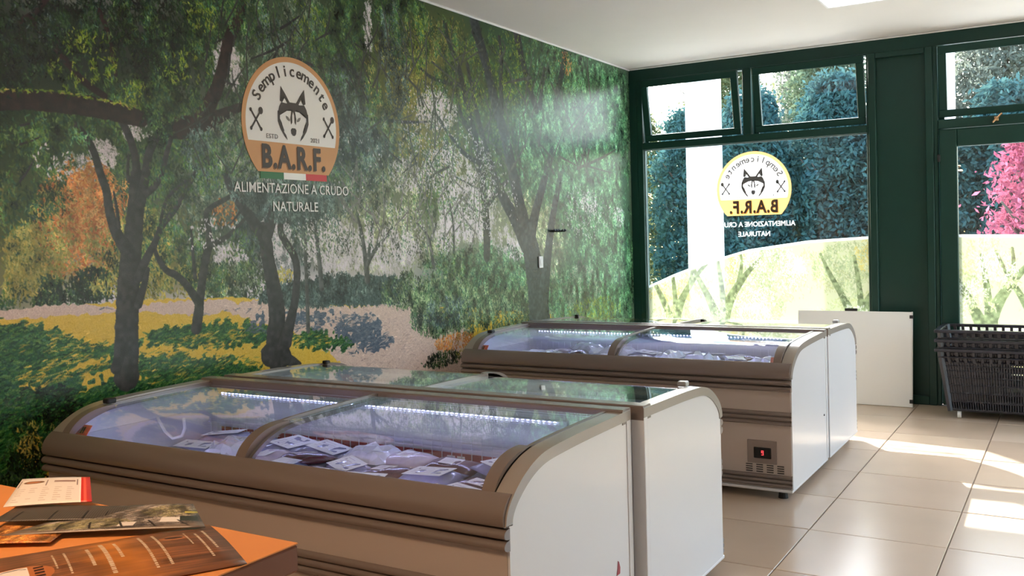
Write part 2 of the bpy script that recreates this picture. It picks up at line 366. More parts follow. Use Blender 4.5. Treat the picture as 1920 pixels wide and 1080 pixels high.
    el(610, 545, 120, 34, 'slate', dens=1.3, thr=.34); el(760,545,50,38,'bush',dens=1.3,thr=.32)
    for X, Y, rx, ry, pal, d, th in [(130,640,110,24,'grassy',.5,.56),(120,690,110,30,'grassy',.45,.58),(380,640,130,20,'grassy',.5,.56),(390,690,140,22,'grassd',.5,.56),(330,660,120,14,'grassd',.4,.58),(150,655,110,16,'grassd',.5,.56),(60,620,60,10,'grassd',.6,.52),(300,700,160,26,'grassy',.25,.6),(580,640,70,16,'grassy',.4,.56),
        (560,605,120,18,'bluesh',.6,.52),(680,640,60,30,'bluesh',.4,.56),(740,650,60,30,'path',.5,.5),(650,600,90,14,'path',.5,.52),(700,690,60,30,'path',.3,.5),(130,582,120,6,'bluesh',.3,.55),(420,585,80,8,'bluesh',.3,.55)]:
        el(X, Y, rx, ry, pal, dens=d, thr=th, ang=-8, sd=14, ln=(8, 22), wd=(1.2, 2.6), tone=.25)
    # far small trees
    for l in [[(688,525,10),(684,480,8),(676,430,6),(668,400,4)],[(686,500,7),(700,470,6),(722,445,4),(735,425,3)],[(690,478,6),(697,430,5),(698,390,3)],[(812,500,6),(806,455,5),(795,430,4),(780,418,2)],[(806,450,4),(816,425,3)],[(602,540,9),(598,490,8),(592,440,7),(590,410,5)],[(577,620,7),(575,560,7),(572,500,6),(572,450,5)],
              [(850,480,4),(850,420,4),(840,370,3),(830,330,2)],[(850,400,3),(870,360,2)],[(905,360,3),(880,345,2),(850,330,2)],[(904,400,3),(880,390,2),(868,370,2)]]:
        br(l, (72, 76, 74))
    # big shrubs by the path and along the right-hand side
    for X, Y, rx, ry, d in [(870,560,95,70,1.8),(960,560,70,70,1.5),(830,590,60,44,1.8),(1040,580,60,60,1.3),(900,500,70,40,1.1)]:
        el(X, Y, rx, ry, 'bush', dens=d, thr=.32)
    el(840,585,50,34,'slate',dens=.9,thr=.46); el(940,500,70,50,'emer',dens=1.0,thr=.42); el(1110,560,80,60,'emer',dens=1.5,thr=.34); el(1090,540,40,50,'grey',dens=.9,thr=.4); el(1110,585,60,30,'lime',dens=.6,thr=.48)
    el(855,640,40,18,'orange',dens=1.2); el(835,672,44,16,'dark',dens=1.2,thr=.38); el(870,660,20,10,'yellow',dens=.6)
    # middle tree of the left half (small, twin stemmed)
    B = (50, 52, 50)
    br([(367,615,20),(372,580,17),(376,540,15),(383,490,15),(392,455,15)], B); br([(392,458,14),(390,425,10),(382,400,9),(398,385,8),(425,372,7),(440,360,5)], B)
    br([(390,460,10),(420,448,8),(445,425,6),(470,395,4)], B); br([(370,565,15),(350,535,13),(330,515,12),(310,508,11),(295,485,9),(288,465,7)], B); br([(365,520,7),(360,470,6),(357,430,4)], B)
    # main trunk
    D = (46, 46, 47)
    br([(236,705,48),(236,660,46),(237,600,44),(240,540,42),(244,480,40),(250,430,34),(254,380,30),(256,330,26)], D)
    br([(238,470,26),(215,435,20),(203,395,17),(200,360,15),(185,320,15),(176,285,14),(160,255,13),(140,232,10)], D)
    br([(254,370,18),(256,320,16),(250,280,14),(235,240,14),(218,215,10)], D); br([(262,380,20),(272,330,16),(276,290,15),(290,262,13),(310,230,10)], D)
    br([(264,370,12),(290,350,11),(303,325,10),(310,290,9),(320,258,8)], D); br([(258,520,18),(275,480,14),(290,455,12),(300,425,10),(330,390,9),(345,360,8),(362,330,7),(380,300,6)], D)
    br([(290,455,9),(300,415,6),(310,370,6),(340,345,5),(362,330,5)], D); br([(258,570,16),(270,530,12),(276,505,8)], D); br([(222,425,7),(218,390,6),(212,360,4)], D); br([(240,340,6),(238,320,6),(240,290,4)], D)
    br([(230,640,20),(216,690,20)], D)
    # second trunk, twin stem
    br([(520,675,36),(514,640,34),(520,590,32),(512,540,26),(502,490,24),(496,445,24),(492,430,22)], D); br([(490,440,22),(470,410,18),(450,385,15),(430,350,13),(418,320,11),(410,270,9)], D)
    br([(500,440,20),(510,405,20),(516,370,16),(514,330,12)], D); br([(534,640,24),(544,600,17),(553,560,14),(557,510,13),(552,480,13),(535,455,12),(522,432,11),(530,400,12),(540,370,8)], D)
    br([(535,672,20),(550,678,12),(562,682,5)], D); br([(505,665,34),(528,668,34)], D)
    # trunk group near the window
    G = (50, 58, 57)
    br([(1012,610,40),(1008,560,34),(1003,520,32),(996,470,30),(986,440,26)], G); br([(985,455,22),(965,410,17),(945,375,15),(930,345,13),(920,310,11)], G)
    br([(988,440,22),(978,400,18),(968,360,18),(958,310,18),(945,250,16),(928,195,15),(915,140,14),(905,100,16),(893,60,16),(888,40,16)], G); br([(994,440,20),(1003,400,13),(1015,355,12),(1025,320,9),(1035,280,8)], G)
    br([(1016,590,22),(1022,520,16),(1026,480,14),(1032,430,12),(1040,380,10),(1050,330,9)], G)
    S = (46, 52, 48)
    br([(912,480,12),(912,430,13),(908,380,12),(904,330,13),(893,270,12),(880,220,10),(868,165,9),(858,120,8),(840,80,7),(832,40,7)], S); br([(918,310,10),(905,260,9),(895,220,8),(885,170,7),(875,120,6)], S)
    br([(910,385,9),(935,355,7),(950,340,5)], S); br([(893,255,7),(870,235,6),(860,200,5)], S); br([(870,160,6),(835,155,5),(805,145,4),(785,125,3)], S); br([(896,305,6),(870,290,5),(840,250,4),(815,215,3)], S)
    br([(940,210,8),(938,160,7),(940,110,6),(935,70,5)], S); br([(1005,205,9),(990,160,9),(980,120,10),(972,85,12),(968,62,13)], S); br([(1012,200,7),(1015,160,6),(1020,130,5)], S)
    br([(1040,190,8),(1050,150,9),(1058,110,7),(1062,90,6)], S); br([(1075,200,6),(1083,150,6),(1088,110,5)], S); br([(915,120,6),(900,90,6),(885,60,5)], S)
    # heavy mossy limb across the left
    K = (40, 30, 30)
    br([(-200,210,34),(-60,196,34),(36,186,34),(90,190,35),(150,196,36),(200,205,34),(240,216,30),(262,222,28)], K, light=.2); br([(325,240,34),(350,238,34),(385,228,26),(420,214,18),(450,200,12)], K, light=.2)
    br([(372,226,26),(395,190,24),(412,150,22),(420,110,20),(428,70,20),(445,40,18),(455,10,14)], K); br([(60,40,16),(95,80,14),(120,110,13),(150,150,12),(195,180,12)], K); br([(185,20,9),(205,70,9),(213,120,8),(216,140,7)], K)
    br([(395,215,14),(400,240,8)], K); br([(36,40,10),(70,20,10),(90,-10,10)], K)
    for a in range(-200, 262, 5):
        yy = 168+(a-36)*.02 if a < 110 else 170+(a-110)*.2
        el(a, yy+2, 5, 3.2, 'lime' if a % 3 else 'yellow', dens=1.0, thr=.3, ang=5, sd=30, ln=(5, 9))
    for a, b in [((36,270),(75,255)),((36,340),(62,300)),((420,150),(440,158)),((430,100),(425,160)),((510,60),(560,30)),((545,75),(470,110)),((650,215),(720,225)),((720,225),(800,228)),((640,190),(660,215)),((560,110),(610,130)),((520,90),(500,130)),((470,300),(440,330)),((36,235),(80,220)),((460,380),(430,420))]:
        br([(a[0],a[1],4),((a[0]+b[0])/2,(a[1]+b[1])/2+3,4),(b[0],b[1],2)], (44, 44, 46))
    # hanging foliage in front
    for X, Y, rx, ry, pal, d, t in [(90,90,80,110,'dark',1.2,.46),(60,40,60,60,'slate',.5,.5),(150,60,70,70,'dark',1.0,.46),(170,110,60,60,'lime',.9,.50),(125,140,44,36,'lime',.9,.48),(260,70,90,70,'mid',.8,.5),(310,120,60,80,'dark',1.0,.46),(345,130,50,44,'lime',.7,.52),(375,30,40,34,'lime',.5,.52),(255,180,34,34,'lime',.6,.48),(300,205,34,60,'mid',1.5,.34),(290,240,34,40,'dark',1.0,.44),
        (355,190,34,40,'mid',.8,.44),(120,240,80,30,'mid',1.0,.46),(80,260,60,60,'mid',.9,.46),(150,260,34,24,'emer',.8,.4),(110,300,40,30,'mid',.7,.48),(390,290,50,60,'slate',1.2,.44),(430,260,40,60,'grey',.7,.5),(370,330,60,40,'mid',.7,.5),(470,40,70,50,'mid',1.0,.46),(520,60,50,50,'slate',.8,.5),(570,50,50,60,'lime',.4,.55),(600,120,70,70,'mid',1.0,.46),
        (650,60,36,90,'mid',1.0,.42),(650,200,50,100,'slate',1.1,.44),(740,110,30,120,'slate',1.2,.38),(715,220,36,80,'mid',.9,.46),(770,60,46,90,'mid',.9,.46),(790,110,30,80,'lime',.5,.5),(690,300,60,70,'slate',1.1,.44),(740,280,50,80,'grey',.9,.46),(640,330,50,90,'slate',1.0,.46),(600,390,60,50,'slate',1.0,.42),(560,400,50,30,'slate',.9,.4),(690,370,60,50,'mid',.6,.5),(760,360,50,60,'pale',.6,.5),
        (500,370,40,30,'slate',1.0,.42),(830,100,60,90,'mid',.6,.50),(880,150,40,80,'lime',.4,.54),(960,130,46,80,'lime',.4,.54),(1010,120,40,60,'mid',.5,.52),(1060,130,34,60,'mid',.9,.44),(1060,120,14,26,'orange',.35,.5),(1120,170,50,60,'emer',1.1,.4),(1100,250,80,90,'emer',.7,.46),(1130,300,50,90,'emer',1.0,.4),(1010,290,60,60,'emer',.35,.52),(1000,250,50,50,'emer',.3,.54),(1085,360,60,60,'emer',.8,.44),(1150,450,34,90,'emer',.9,.42),
        (800,330,36,60,'mid',.5,.52),(840,480,50,50,'mid',.5,.5),(460,470,40,50,'mid',.5,.5),(330,400,60,60,'mid',.4,.54),(300,330,50,40,'mid',.5,.54)]:
        el(X, Y, rx, ry, pal, dens=d, thr=t, ang=82, sd=38, ln=(5, 11))
    c.leaves(300, 260, 420, 260, 'dark', dens=1.0, thr=.5); c.leaves(200, 620, 330, 220, 'mid', dens=.9, thr=.46)
    for X, Y, rx, ry, d in [(660,330,90,110,.10),(810,260,60,120,.22),(880,330,60,110,.34),(600,440,60,40,.25),(740,430,80,60,.3),(400,440,60,40,.22),(100,300,60,40,.2),(1100,400,50,60,.08),(930,380,50,80,.16)]:
        el(X, Y, rx, ry, 'sky', dens=d, thr=.46, ln=(3, 8), wd=(1.5, 3), jit=10, tone=.15)
    el(560, 300, 150, 60, 'mid', dens=1.0, thr=.36); el(520, 300, 110, 50, 'grey', dens=.7, thr=.42); el(640, 260, 90, 80, 'slate', dens=.8, thr=.42)
    # dark droplets of leaves over the pale openings
    for X, Y, rx, ry, d in [(880,330,80,120,.35),(740,430,110,70,.35),(820,250,70,130,.3),(600,450,90,40,.4),(690,350,80,70,.5)]:
        el(X, Y, rx, ry, 'mid' if X > 800 else 'grey', dens=d, thr=.47, ln=(4, 9))
    el(550, 362, 120, 34, 'slate', dens=1.2, thr=.34); el(550, 395, 80, 26, 'slate', dens=1.0, thr=.38)
    # fine twigs through the crowns
    R = np.random.default_rng(5)
    for k in range(210):
        x = R.uniform(380, 1110); y = R.uniform(20 if x < 800 else 40+(x-790)*.36, 330); w = R.uniform(1.4, 3.4)
        dx = R.normal(0, 16); dy = -R.uniform(20, 60) if R.random() < .7 else R.uniform(5, 30)
        if wall_pt(x+dx*2, y+dy*1.8)[1] < 0: continue
        br([(x, y, w), (x+dx, y+dy, w*.8), (x+dx*1.5+R.normal(0, 8), y+dy*1.8, w*.4)], (50, 54, 50) if x < 700 else (66, 72, 64))
    for k in range(60):
        x = R.uniform(640, 900); y = R.uniform(330, 480); dx = R.normal(0, 14); dy = -R.uniform(14, 44)
        br([(x, y, 2.2), (x+dx, y+dy, 1.8), (x+dx*1.4, y+dy*1.7, 1)], (108, 108, 104))
    c.soften(.8)
    return c
def paint_film():
    """pale park print of the frosted window film"""
    c = Canvas(1440, 528, 21, (226, 230, 190))
    PAL['f1'] = [(226, 232, 178), (214, 222, 160), (232, 236, 196), (204, 214, 158)]; PAL['f2'] = [(190, 204, 150), (200, 212, 168), (176, 196, 150)]; PAL['f3'] = [(246, 246, 232), (240, 242, 224)]; PAL['f4'] = [(236, 222, 140), (226, 212, 130)]
    for k in range(40):
        c.leaves(c.rng.uniform(0, 1440), c.rng.uniform(60, 460), c.rng.uniform(60, 160), c.rng.uniform(40, 110), ('f1', 'f2', 'f3', 'f1', 'f4')[k % 5], dens=.8, thr=.42, tone=.15, jit=5)
    B = (146, 160, 118)
    for x, s in ((330, 1), (150, .8), (800, .9), (1180, 1.), (1330, .8)):
        for l in [[(x, 500, 30*s), (x+4, 300, 24*s), (x+30, 220, 17*s), (x+90, 130, 10*s), (x+150, 70, 5)], [(x, 320, 22*s), (x-40, 220, 13*s), (x-90, 130, 8*s), (x-120, 60, 4)], [(x+10, 280, 14*s), (x+6, 180, 10*s), (x-10, 70, 5)], [(x+60, 180, 9*s), (x+80, 100, 6), (x+75, 50, 4)]]: c.limb(l, B, light=.1)
    c.poly([(0, 470), (1440, 460), (1440, 528), (0, 528)], 'f4', rough=8, grain=6)
    for k in range(26): c.leaves(c.rng.uniform(0, 1440), c.rng.uniform(60, 380), c.rng.uniform(40, 90), c.rng.uniform(30, 70), ('f1', 'f3', 'f2')[k % 3], dens=.6, thr=.5, tone=.15, jit=5)
    c.soften(.9); return c
def paint_leaflets():
    out = []
    def bar(c, x0, x1, y0, y1, col): c.a[int(y0):int(y1), int(x0):int(x1)] = col
    # white price leaflet with a red band
    c = Canvas(300, 220, 2, (232, 222, 214)); bar(c, 262, 300, 0, 220, (214, 52, 44)); bar(c, 272, 282, 0, 220, (236, 96, 80)); bar(c, 256, 260, 0, 220, (244, 238, 232))
    yy, xx = np.mgrid[0:220, 0:300]; e = ((xx-65)/44)**2+((yy-42)/13)**2 < 1; c.a[e] = (122, 88, 62); e2 = ((xx-62)/30)**2+((yy-42)/7)**2 < 1; c.a[e2] = (190, 120, 80)
    bar(c, 150, 238, 32, 50, (158, 130, 124)); 
    for x, w in ((6, 5), (118, 5), (244, 5)): bar(c, x, x+w, 24, 80, (140, 120, 120))
    for k in range(5):
        for j in range(7):
            if c.rng.random() < .8: bar(c, 16+k*48, 16+k*48+c.rng.integers(14, 30), 96+j*16, 100+j*16, (196, 176, 166))
    out.append(c)
    # dark hatched booklet
    c = Canvas(360, 90, 3, (66, 60, 56))
    for k in range(0, 360, 6): c.a[:, k:k+2] = (98, 90, 82)
    for k in (40, 130, 210, 260, 300): c.a[40:90, k:k+4] = (30, 26, 26)
    out.append(c)
    # magazine with a furry grey animal portrait
    c = Canvas(420, 200, 4, (120, 104, 92)); PAL['fur'] = [(214, 202, 196), (150, 138, 128), (96, 88, 80), (66, 58, 54), (180, 164, 152)]; PAL['moss'] = [(128, 120, 84), (96, 92, 66), (150, 140, 104)]
    c.leaves(210, 70, 300, 120, 'fur', dens=1.6, thr=.2, ang=-15, sd=30, ln=(12, 34), wd=(3, 7)); c.leaves(330, 60, 90, 60, 'moss', dens=1., thr=.3, ang=-10); c.leaves(130, 150, 120, 36, 'moss', dens=1.2, thr=.3, ang=-15)
    bar(c, 318, 366, 120, 156, (222, 214, 206)); bar(c, 366, 412, 110, 150, (52, 60, 56)); bar(c, 225, 262, 150, 176, (214, 204, 196)); bar(c, 380, 420, 70, 84, (190, 176, 84))
    for k in range(5):
        t = np.linspace(0, 1, 60); x = (70+k*72+t*26).astype(int); y = (140+t*44).astype(int)
        for d in range(5): c.a[np.clip(y, 0, 199), np.clip(x+d, 0, 419)] = (44, 38, 36)
    c.soften(.7); out.append(c)
    # orange booklet
    c = Canvas(200, 80, 5, (190, 112, 48)); PAL['org'] = [(214, 132, 56), (170, 92, 40), (226, 160, 80), (120, 62, 36)]; c.leaves(100, 40, 120, 50, 'org', dens=1.6, thr=.2, ang=-30, sd=40, ln=(10, 26), wd=(3, 6)); out.append(c)
    # brown wood-print leaflet with white lines of text and the round sign
    W, H = 520, 640; c = Canvas(W, H, 6, (112, 70, 44)); yy, xx = np.mgrid[0:H, 0:W].astype(np.float32)
    g = value_noise(c.rng, H, W, 160, 9); g2 = value_noise(c.rng, H, W, 60, 40); c.a *= (.62+.5*g+.3*g2)[..., None]
    w = np.exp(-((yy-300)/95)**2)[..., None]*.75; c.a = c.a*(1-w)+np.array((188, 112, 34), np.float32)*w*(.8+.35*g2[..., None])
    kn = np.hypot((xx-150)/17, (yy-130)/26); c.a[kn < 1] *= .6; c.a[(kn > 1) & (kn < 1.6)] *= 1.35
    r = np.random.default_rng(8)
    for y0, x0, x1, hh in ((36, 90, 330, 7), (62, 120, 400, 7), (92, 96, 260, 5), (175, 60, 420, 8), (214, 60, 440, 8), (285, 100, 300, 9), (318, 80, 420, 12), (360, 130, 330, 9), (420, 120, 360, 6), (450, 120, 300, 5)):
        x = x0
        while x < x1:
            w_ = int(r.integers(5, 14)); c.a[y0:y0+hh, x:x+w_] = (206, 184, 158); x += w_+int(r.integers(3, 8))
    d = np.hypot(xx-300, yy-560)
    c.a[d < 100] = (176, 104, 58); c.a[(d < 92) & (yy > 520)] = (226, 214, 206); c.a[(np.abs(d-76) < 7) & (yy > 524) & ((xx.astype(int)//9) % 2 == 0)] = (70, 52, 46)
    e = (((xx-300)/40)**2+((yy-585)/30)**2 < 1) & (((xx-300)/30)**2+((yy-592)/24)**2 > 1); c.a[e] = (50, 40, 38)
    for k in range(5): bar(c, 236+k*28, 254+k*28, 484, 508, (66, 40, 30))
    c.soften(.6); out.append(c)
    return out

rnd = random.Random(11)
ROOM_X, ROOM_Y, CEIL = 6.5, -9.8, 2.96

# ------------------------------------------------------------------ materials
M = dict(
    ceiling=mat('ceiling_paint', lin(226, 222, 216), .8, noise=.03, nscale=3), wall=mat('white_wall_paint', lin(225, 222, 215), .75),
    green=mat('dark_green_paint', lin(15, 56, 48), .45, spec=.35, noise=.12, nscale=6), grout=mat('tile_grout', lin(120, 100, 86), .9),
    enamel=mat('white_enamel', (.75, .76, .80), .18, spec=.5), brown=mat('taupe_plastic', lin(126, 115, 110), .27, bump=.08, bscale=500, coat=.2),
    front=mat('grey_beige_panel', lin(190, 178, 172), .35), trim=mat('grey_taupe_trim', lin(158, 150, 144), .25, coat=.3), steel=mat('galvanised_steel', (.42, .41, .40), .45, metal=.6), black=mat('black_rubber', (.012, .012, .013), .6),
    blackpl=mat('black_plastic', lin(44, 45, 54), .36), liner=mat('freezer_liner', (.60, .60, .68), .35), wire=mat('coated_wire', (.62, .62, .68), .3, metal=.3),
    led_fill=mat('added_violet_glow', (1, 1, 1), emit=(.55, .52, 1), estr=22.), led=mat('led_light', (1, 1, 1), emit=(.52, .53, 1), estr=36.), red=mat('red_price_strip', lin(150, 26, 40), .4), white=mat('white_print', (.85, .85, .85), .5),
    display=mat('display_black', (.01, .01, .01), .15), digit=mat('red_digit', (.6, .02, .02), emit=(1, .05, .06), estr=2.), panel=mat('control_plate', lin(138, 126, 122), .4),
    warn=mat('orange_warning_label', lin(226, 96, 70), .5), lamp=mat('lamp_diffuser', (1, 1, 1), emit=(1, .97, .94), estr=2.6), lampframe=mat('lamp_frame', (.8, .8, .8), .4),
    counter=mat('warm_wood_top', lin(214, 138, 76), .42, noise=.10, nscale=9), counter_side=mat('brown_wood_edge', lin(112, 62, 36), .45, noise=.15, nscale=12),
    board=mat('white_board', (.88, .91, .92), .35), stone=mat('outdoor_paving', (.62, .60, .56), .9, noise=.1, nscale=2), column=mat('white_stucco', (.92, .92, .90), .85),
    bark=mat('bark', (.07, .055, .045), .9), soil=mat('lawn_ground', (.16, .2, .07), .95, noise=.3, nscale=2),
    paper=mat('paper', (.8, .78, .74), .6), brass=mat('brass', lin(190, 150, 110), .3, metal=.9),
)
lid_glass = glass_mat('lid_glass', (.92, .96, .965), k=.10)
pane_glass = glass_mat('window_glass', (.97, .99, .985), k=.05)

# ------------------------------------------------------------------ room shell
floor = struct('floor', boxes([(-.1, ROOM_X+.1, ROOM_Y-.1, .12, -.12, -.006)]), M['grout'])
tile_mats = []
for i, c in enumerate([(206, 184, 164), (212, 191, 171), (198, 176, 156), (208, 187, 166)]):
    m = mat('beige_tile', lin(*c), .26, noise=.09, nscale=2.2, spec=.55); tile_mats.append(m)
tile_mesh = []
for m in tile_mats:
    bm = bmesh.new(); box(bm, -.2975, .2975, -.2975, .2975, -.02, 0, bev=.0025, seg=1)
    me = bpy.data.meshes.new('tile'); bmesh.ops.recalc_face_normals(bm, faces=bm.faces); bm.to_mesh(me); bm.free(); me.materials.append(m); tile_mesh.append(me)
for i in range(11):
    for j in range(17):
        x, y = .36+.6*i, -.301-.6*j
        if x > ROOM_X or y < ROOM_Y: continue
        o = bpy.data.objects.new('tile', tile_mesh[rnd.randrange(4)]); C.objects.link(o); o.parent = floor; o.location = (x, y, rnd.uniform(-.0006, .0006)); o.rotation_euler = (0, 0, rnd.randrange(4)*math.pi/2)
ceiling = struct('ceiling', boxes([(-.1, ROOM_X+.1, ROOM_Y-.1, .12, CEIL, CEIL+.12)]), M['ceiling'])
wall_left = struct('wall_left', boxes([(-.12, 0, ROOM_Y-.1, .12, -.1, CEIL)]), M['wall'])
wall_right = struct('wall_right', boxes([(ROOM_X, ROOM_X+.12, ROOM_Y-.1, -2.5, -.1, CEIL), (ROOM_X, ROOM_X+.12, -2.5, .12, 2.75, CEIL), (ROOM_X, ROOM_X+.12, -2.5, .12, -.1, .15), (ROOM_X, ROOM_X+.12, -.2, .12, .15, 2.75)]), M['wall'])
w3 = empty('window_3'); w3['kind'] = 'structure'  # unseen side window, added to bring cool light into the window corner
link('frame', boxes([(ROOM_X+.02, ROOM_X+.1, yy, yy+.08, .15, 2.75) for yy in (-2.5, -1.39, -.28)]+[(ROOM_X+.02, ROOM_X+.1, -2.5, -.2, .15, .22), (ROOM_X+.02, ROOM_X+.1, -2.5, -.2, 2.68, 2.75)]), M['green'], w3)
for yy in (-2.42, -1.31): link('pane', boxes([(ROOM_X+.05, ROOM_X+.056, yy, yy+1.03, .22, 2.68)]), pane_glass, w3)
struct('wall_front', boxes([(-.1, ROOM_X+.1, ROOM_Y-.12, ROOM_Y, -.1, CEIL)]), M['wall'])
struct('trim_1', boxes([(.003, .018, ROOM_Y, 0, CEIL-.016, CEIL-.001)], bev=.004), M['lampframe'])
struct('trim_2', boxes([(.02, ROOM_X, -.014, -.002, CEIL-.014, CEIL-.001)], bev=.004), M['lampframe'])

# printed park mural pasted on the wall
mural_img = make_image('park_mural', paint_mural())
bm = bmesh.new(); box(bm, 0, .003, -7.2, -.001, 0, 2.958)
uv = bm.loops.layers.uv.new('UVMap')
for f in bm.faces:
    for lp in f.loops: lp[uv].uv = ((lp.vert.co.y+7.2)/7.2, lp.vert.co.z/2.97)
link('mural', bm, image_mat('mural_print', mural_img, .27, spec=.28, gain=1.15, bump=.25, bscale=260), wall_left)['label'] = 'printed wallpaper of a sunny park with leaning trees and yellow grass'

# window wall: dark green timber frames
wb = struct('wall_back', boxes([(0, ROOM_X, 0, .1, 2.845, CEIL), (0, .075, 0, .1, 0, 2.845), (.075, 2.115, 0, .1, 0, .45),
    (3.62, ROOM_X, 0, .1, 0, .12), (2.17, 2.545, .03, .1, 0, 2.845)]), M['green'])
struct('pillar_frame', boxes([(2.115, 2.172, -.012, .1, 0, 2.845), (2.543, 2.60, -.012, .1, 0, 2.845), (2.172, 2.543, -.006, .1, 2.80, 2.845), (2.172, 2.543, -.006, .1, 0, .07)], bev=.004), M['green'], wb)
def film_z(x): return float(np.interp(x, [.05, .148, .4, .7, 1.084, 1.6, 2.114, 2.77, 3.2, 3.6, 5., 6.5], [.90, .949, 1.055, 1.16, 1.266, 1.333, 1.358, 1.356, 1.345, 1.32, 1.15, .9]))
film_img = make_image('frosted_film_print', paint_film())
film_mat = thin_mat('printed_film', (1, 1, 1), clear=.10, trans=.6, image=film_img, gain=.30)
edge_mat = thin_mat('white_film_edge', (.8, .85, .88), clear=.05, trans=.35)
def film(parent, x0, x1, z0, y=.044):
    n = max(4, int((x1-x0)/.05)); xs = [x0+(x1-x0)*i/n for i in range(n+1)]
    for nm, m, lo, hi in (('printed_film', film_mat, lambda x: z0, lambda x: film_z(x)-.022), ('film_edge', edge_mat, lambda x: film_z(x)-.022, film_z)):
        bm = bmesh.new(); uv = bm.loops.layers.uv.new('UVMap')
        a = [bm.verts.new((x, y, lo(x))) for x in xs]; b = [bm.verts.new((x, y, hi(x))) for x in xs]
        for i in range(n): bm.faces.new((a[i], a[i+1], b[i+1], b[i]))
        for f in bm.faces:
            for lp in f.loops: lp[uv].uv = (lp.vert.co.x/3.6 % 1.0001, (lp.vert.co.z-.05)/1.32)
        link(nm, bm, m, parent)
def pane(name, parent, x0, x1, z0, z1, y=.05):
    return link(name, boxes([(x0, x1, y, y+.005, z0, z1)]), pane_glass, parent)
def sash(parent, gx0, gx1, tilt=10.5):
    """bottom-hung hopper sash leaning into the room"""
    z0, z1 = 2.282, 2.838; fx0, fx1 = gx0-.06, gx1+.062
    s = link('sash', boxes([(fx0, fx1, -.02, .02, 0, .058), (fx0, fx1, -.02, .02, z1-z0-.06, z1-z0), (fx0, gx0, -.02, .02, .058, z1-z0-.06), (gx1, fx1, -.02, .02, .058, z1-z0-.06)], bev=.004), M['green'], parent)
    s.location = (0, .045, z0); s.rotation_euler = (math.radians(tilt), 0, 0)
    p = link('sash_pane', boxes([(gx0, gx1, .0, .005, .058, z1-z0-.06)]), pane_glass, s)
    link('stay_arm', boxes([(fx1-.012, fx1-.004, .02, .10, .33, .342)]), M['steel'], s)
w1 = empty('window_1', (0, 0, 0)); w1['kind'] = 'structure'
link('frame', boxes([(.075, .128, .0, .1, .45, 2.845), (2.1, 2.115, 0, .1, .45, 2.845), (.128, 2.1, 0, .1, 2.205, 2.268), (.128, 2.1, 0, .1, .45, .5), (.128, 2.1, .01, .1, 2.835, 2.845)], bev=.003), M['green'], w1)
link('mullion', boxes([(1.075, 1.15, -.006, .1, 2.268, 2.845)], bev=.004), M['green'], w1)
link('rebate', boxes([(.12, .155, .085, .10, 2.26, 2.84), (1.14, 1.19, .085, .10, 2.26, 2.84)]), M['green'], w1)
link('glazing_bead', boxes([(.128, 2.1, .03, .042, 2.196, 2.205), (.128, .138, .03, .042, .5, 2.205), (2.092, 2.1, .03, .042, .5, 2.205)]), mat('pale_bead', lin(120, 140, 140), .5), w1)
pane('pane', w1, .128, 2.1, .5, 2.205); film(w1, .129, 2.099, .5)
sash(w1, .205, .985); sash(w1, 1.237, 2.03)
d1 = empty('door_1', (0, 0, 0)); d1['kind'] = 'structure'
link('frame', boxes([(2.60, 2.632, 0, .1, 0, 2.845), (3.585, 3.62, 0, .1, 0, 2.845), (2.632, 3.585, -.004, .1, 2.19, 2.262)], bev=.004), M['green'], d1)
link('rebate', boxes([(2.62, 2.672, .085, .10, 0, 2.84), (3.545, 3.60, .085, .10, 0, 2.84), (2.672, 3.545, .085, .10, 2.17, 2.20)]), M['green'], d1)
link('door_leaf', boxes([(2.64, 2.768, -.012, .05, .01, 2.18), (3.45, 3.578, -.012, .05, .01, 2.18), (2.768, 3.45, -.012, .05, 2.044, 2.18), (2.768, 3.45, -.012, .05, .01, .24)], bev=.006), M['green'], d1)
h = link('hinge', boxes([(2.628, 2.648, -.03, -.01, 1.93, 1.99)], bev=.004), M['black'], d1); link('hinge', boxes([(2.628, 2.648, -.03, -.01, .35, .41)], bev=.004), M['black'], d1)
pane('door_pane', d1, 2.768, 3.45, .24, 2.044, .02); film(d1, 2.769, 3.449, .24, .016)
sash(d1, 2.70, 3.50, 6.)
bm = boxes([(3.03, 3.06, -.03, -.006, 2.215, 2.25)], bev=.004); tube(bm, [(3.045, -.03, 2.232), (3.075, -.045, 2.262), (3.085, -.045, 2.27)], .007); tube(bm, [(3.045, -.03, 2.232), (3.02, -.04, 2.205)], .007)
link('window_latch', bm, M['brass'], d1)
w2 = empty('window_2', (0, 0, 0)); w2['kind'] = 'structure'
link('frame', boxes([(5.0, 5.08, 0, .1, .12, 2.845), (6.42, 6.5, 0, .1, .12, 2.845), (3.62, 6.42, 0, .1, 2.2, 2.27)], bev=.004), M['green'], w2)
pane('pane', w2, 3.62, 5., .12, 2.845); pane('pane', w2, 5.08, 6.42, .12, 2.845); film(w2, 3.625, 4.995, .12); film(w2, 5.085, 6.415, .12)

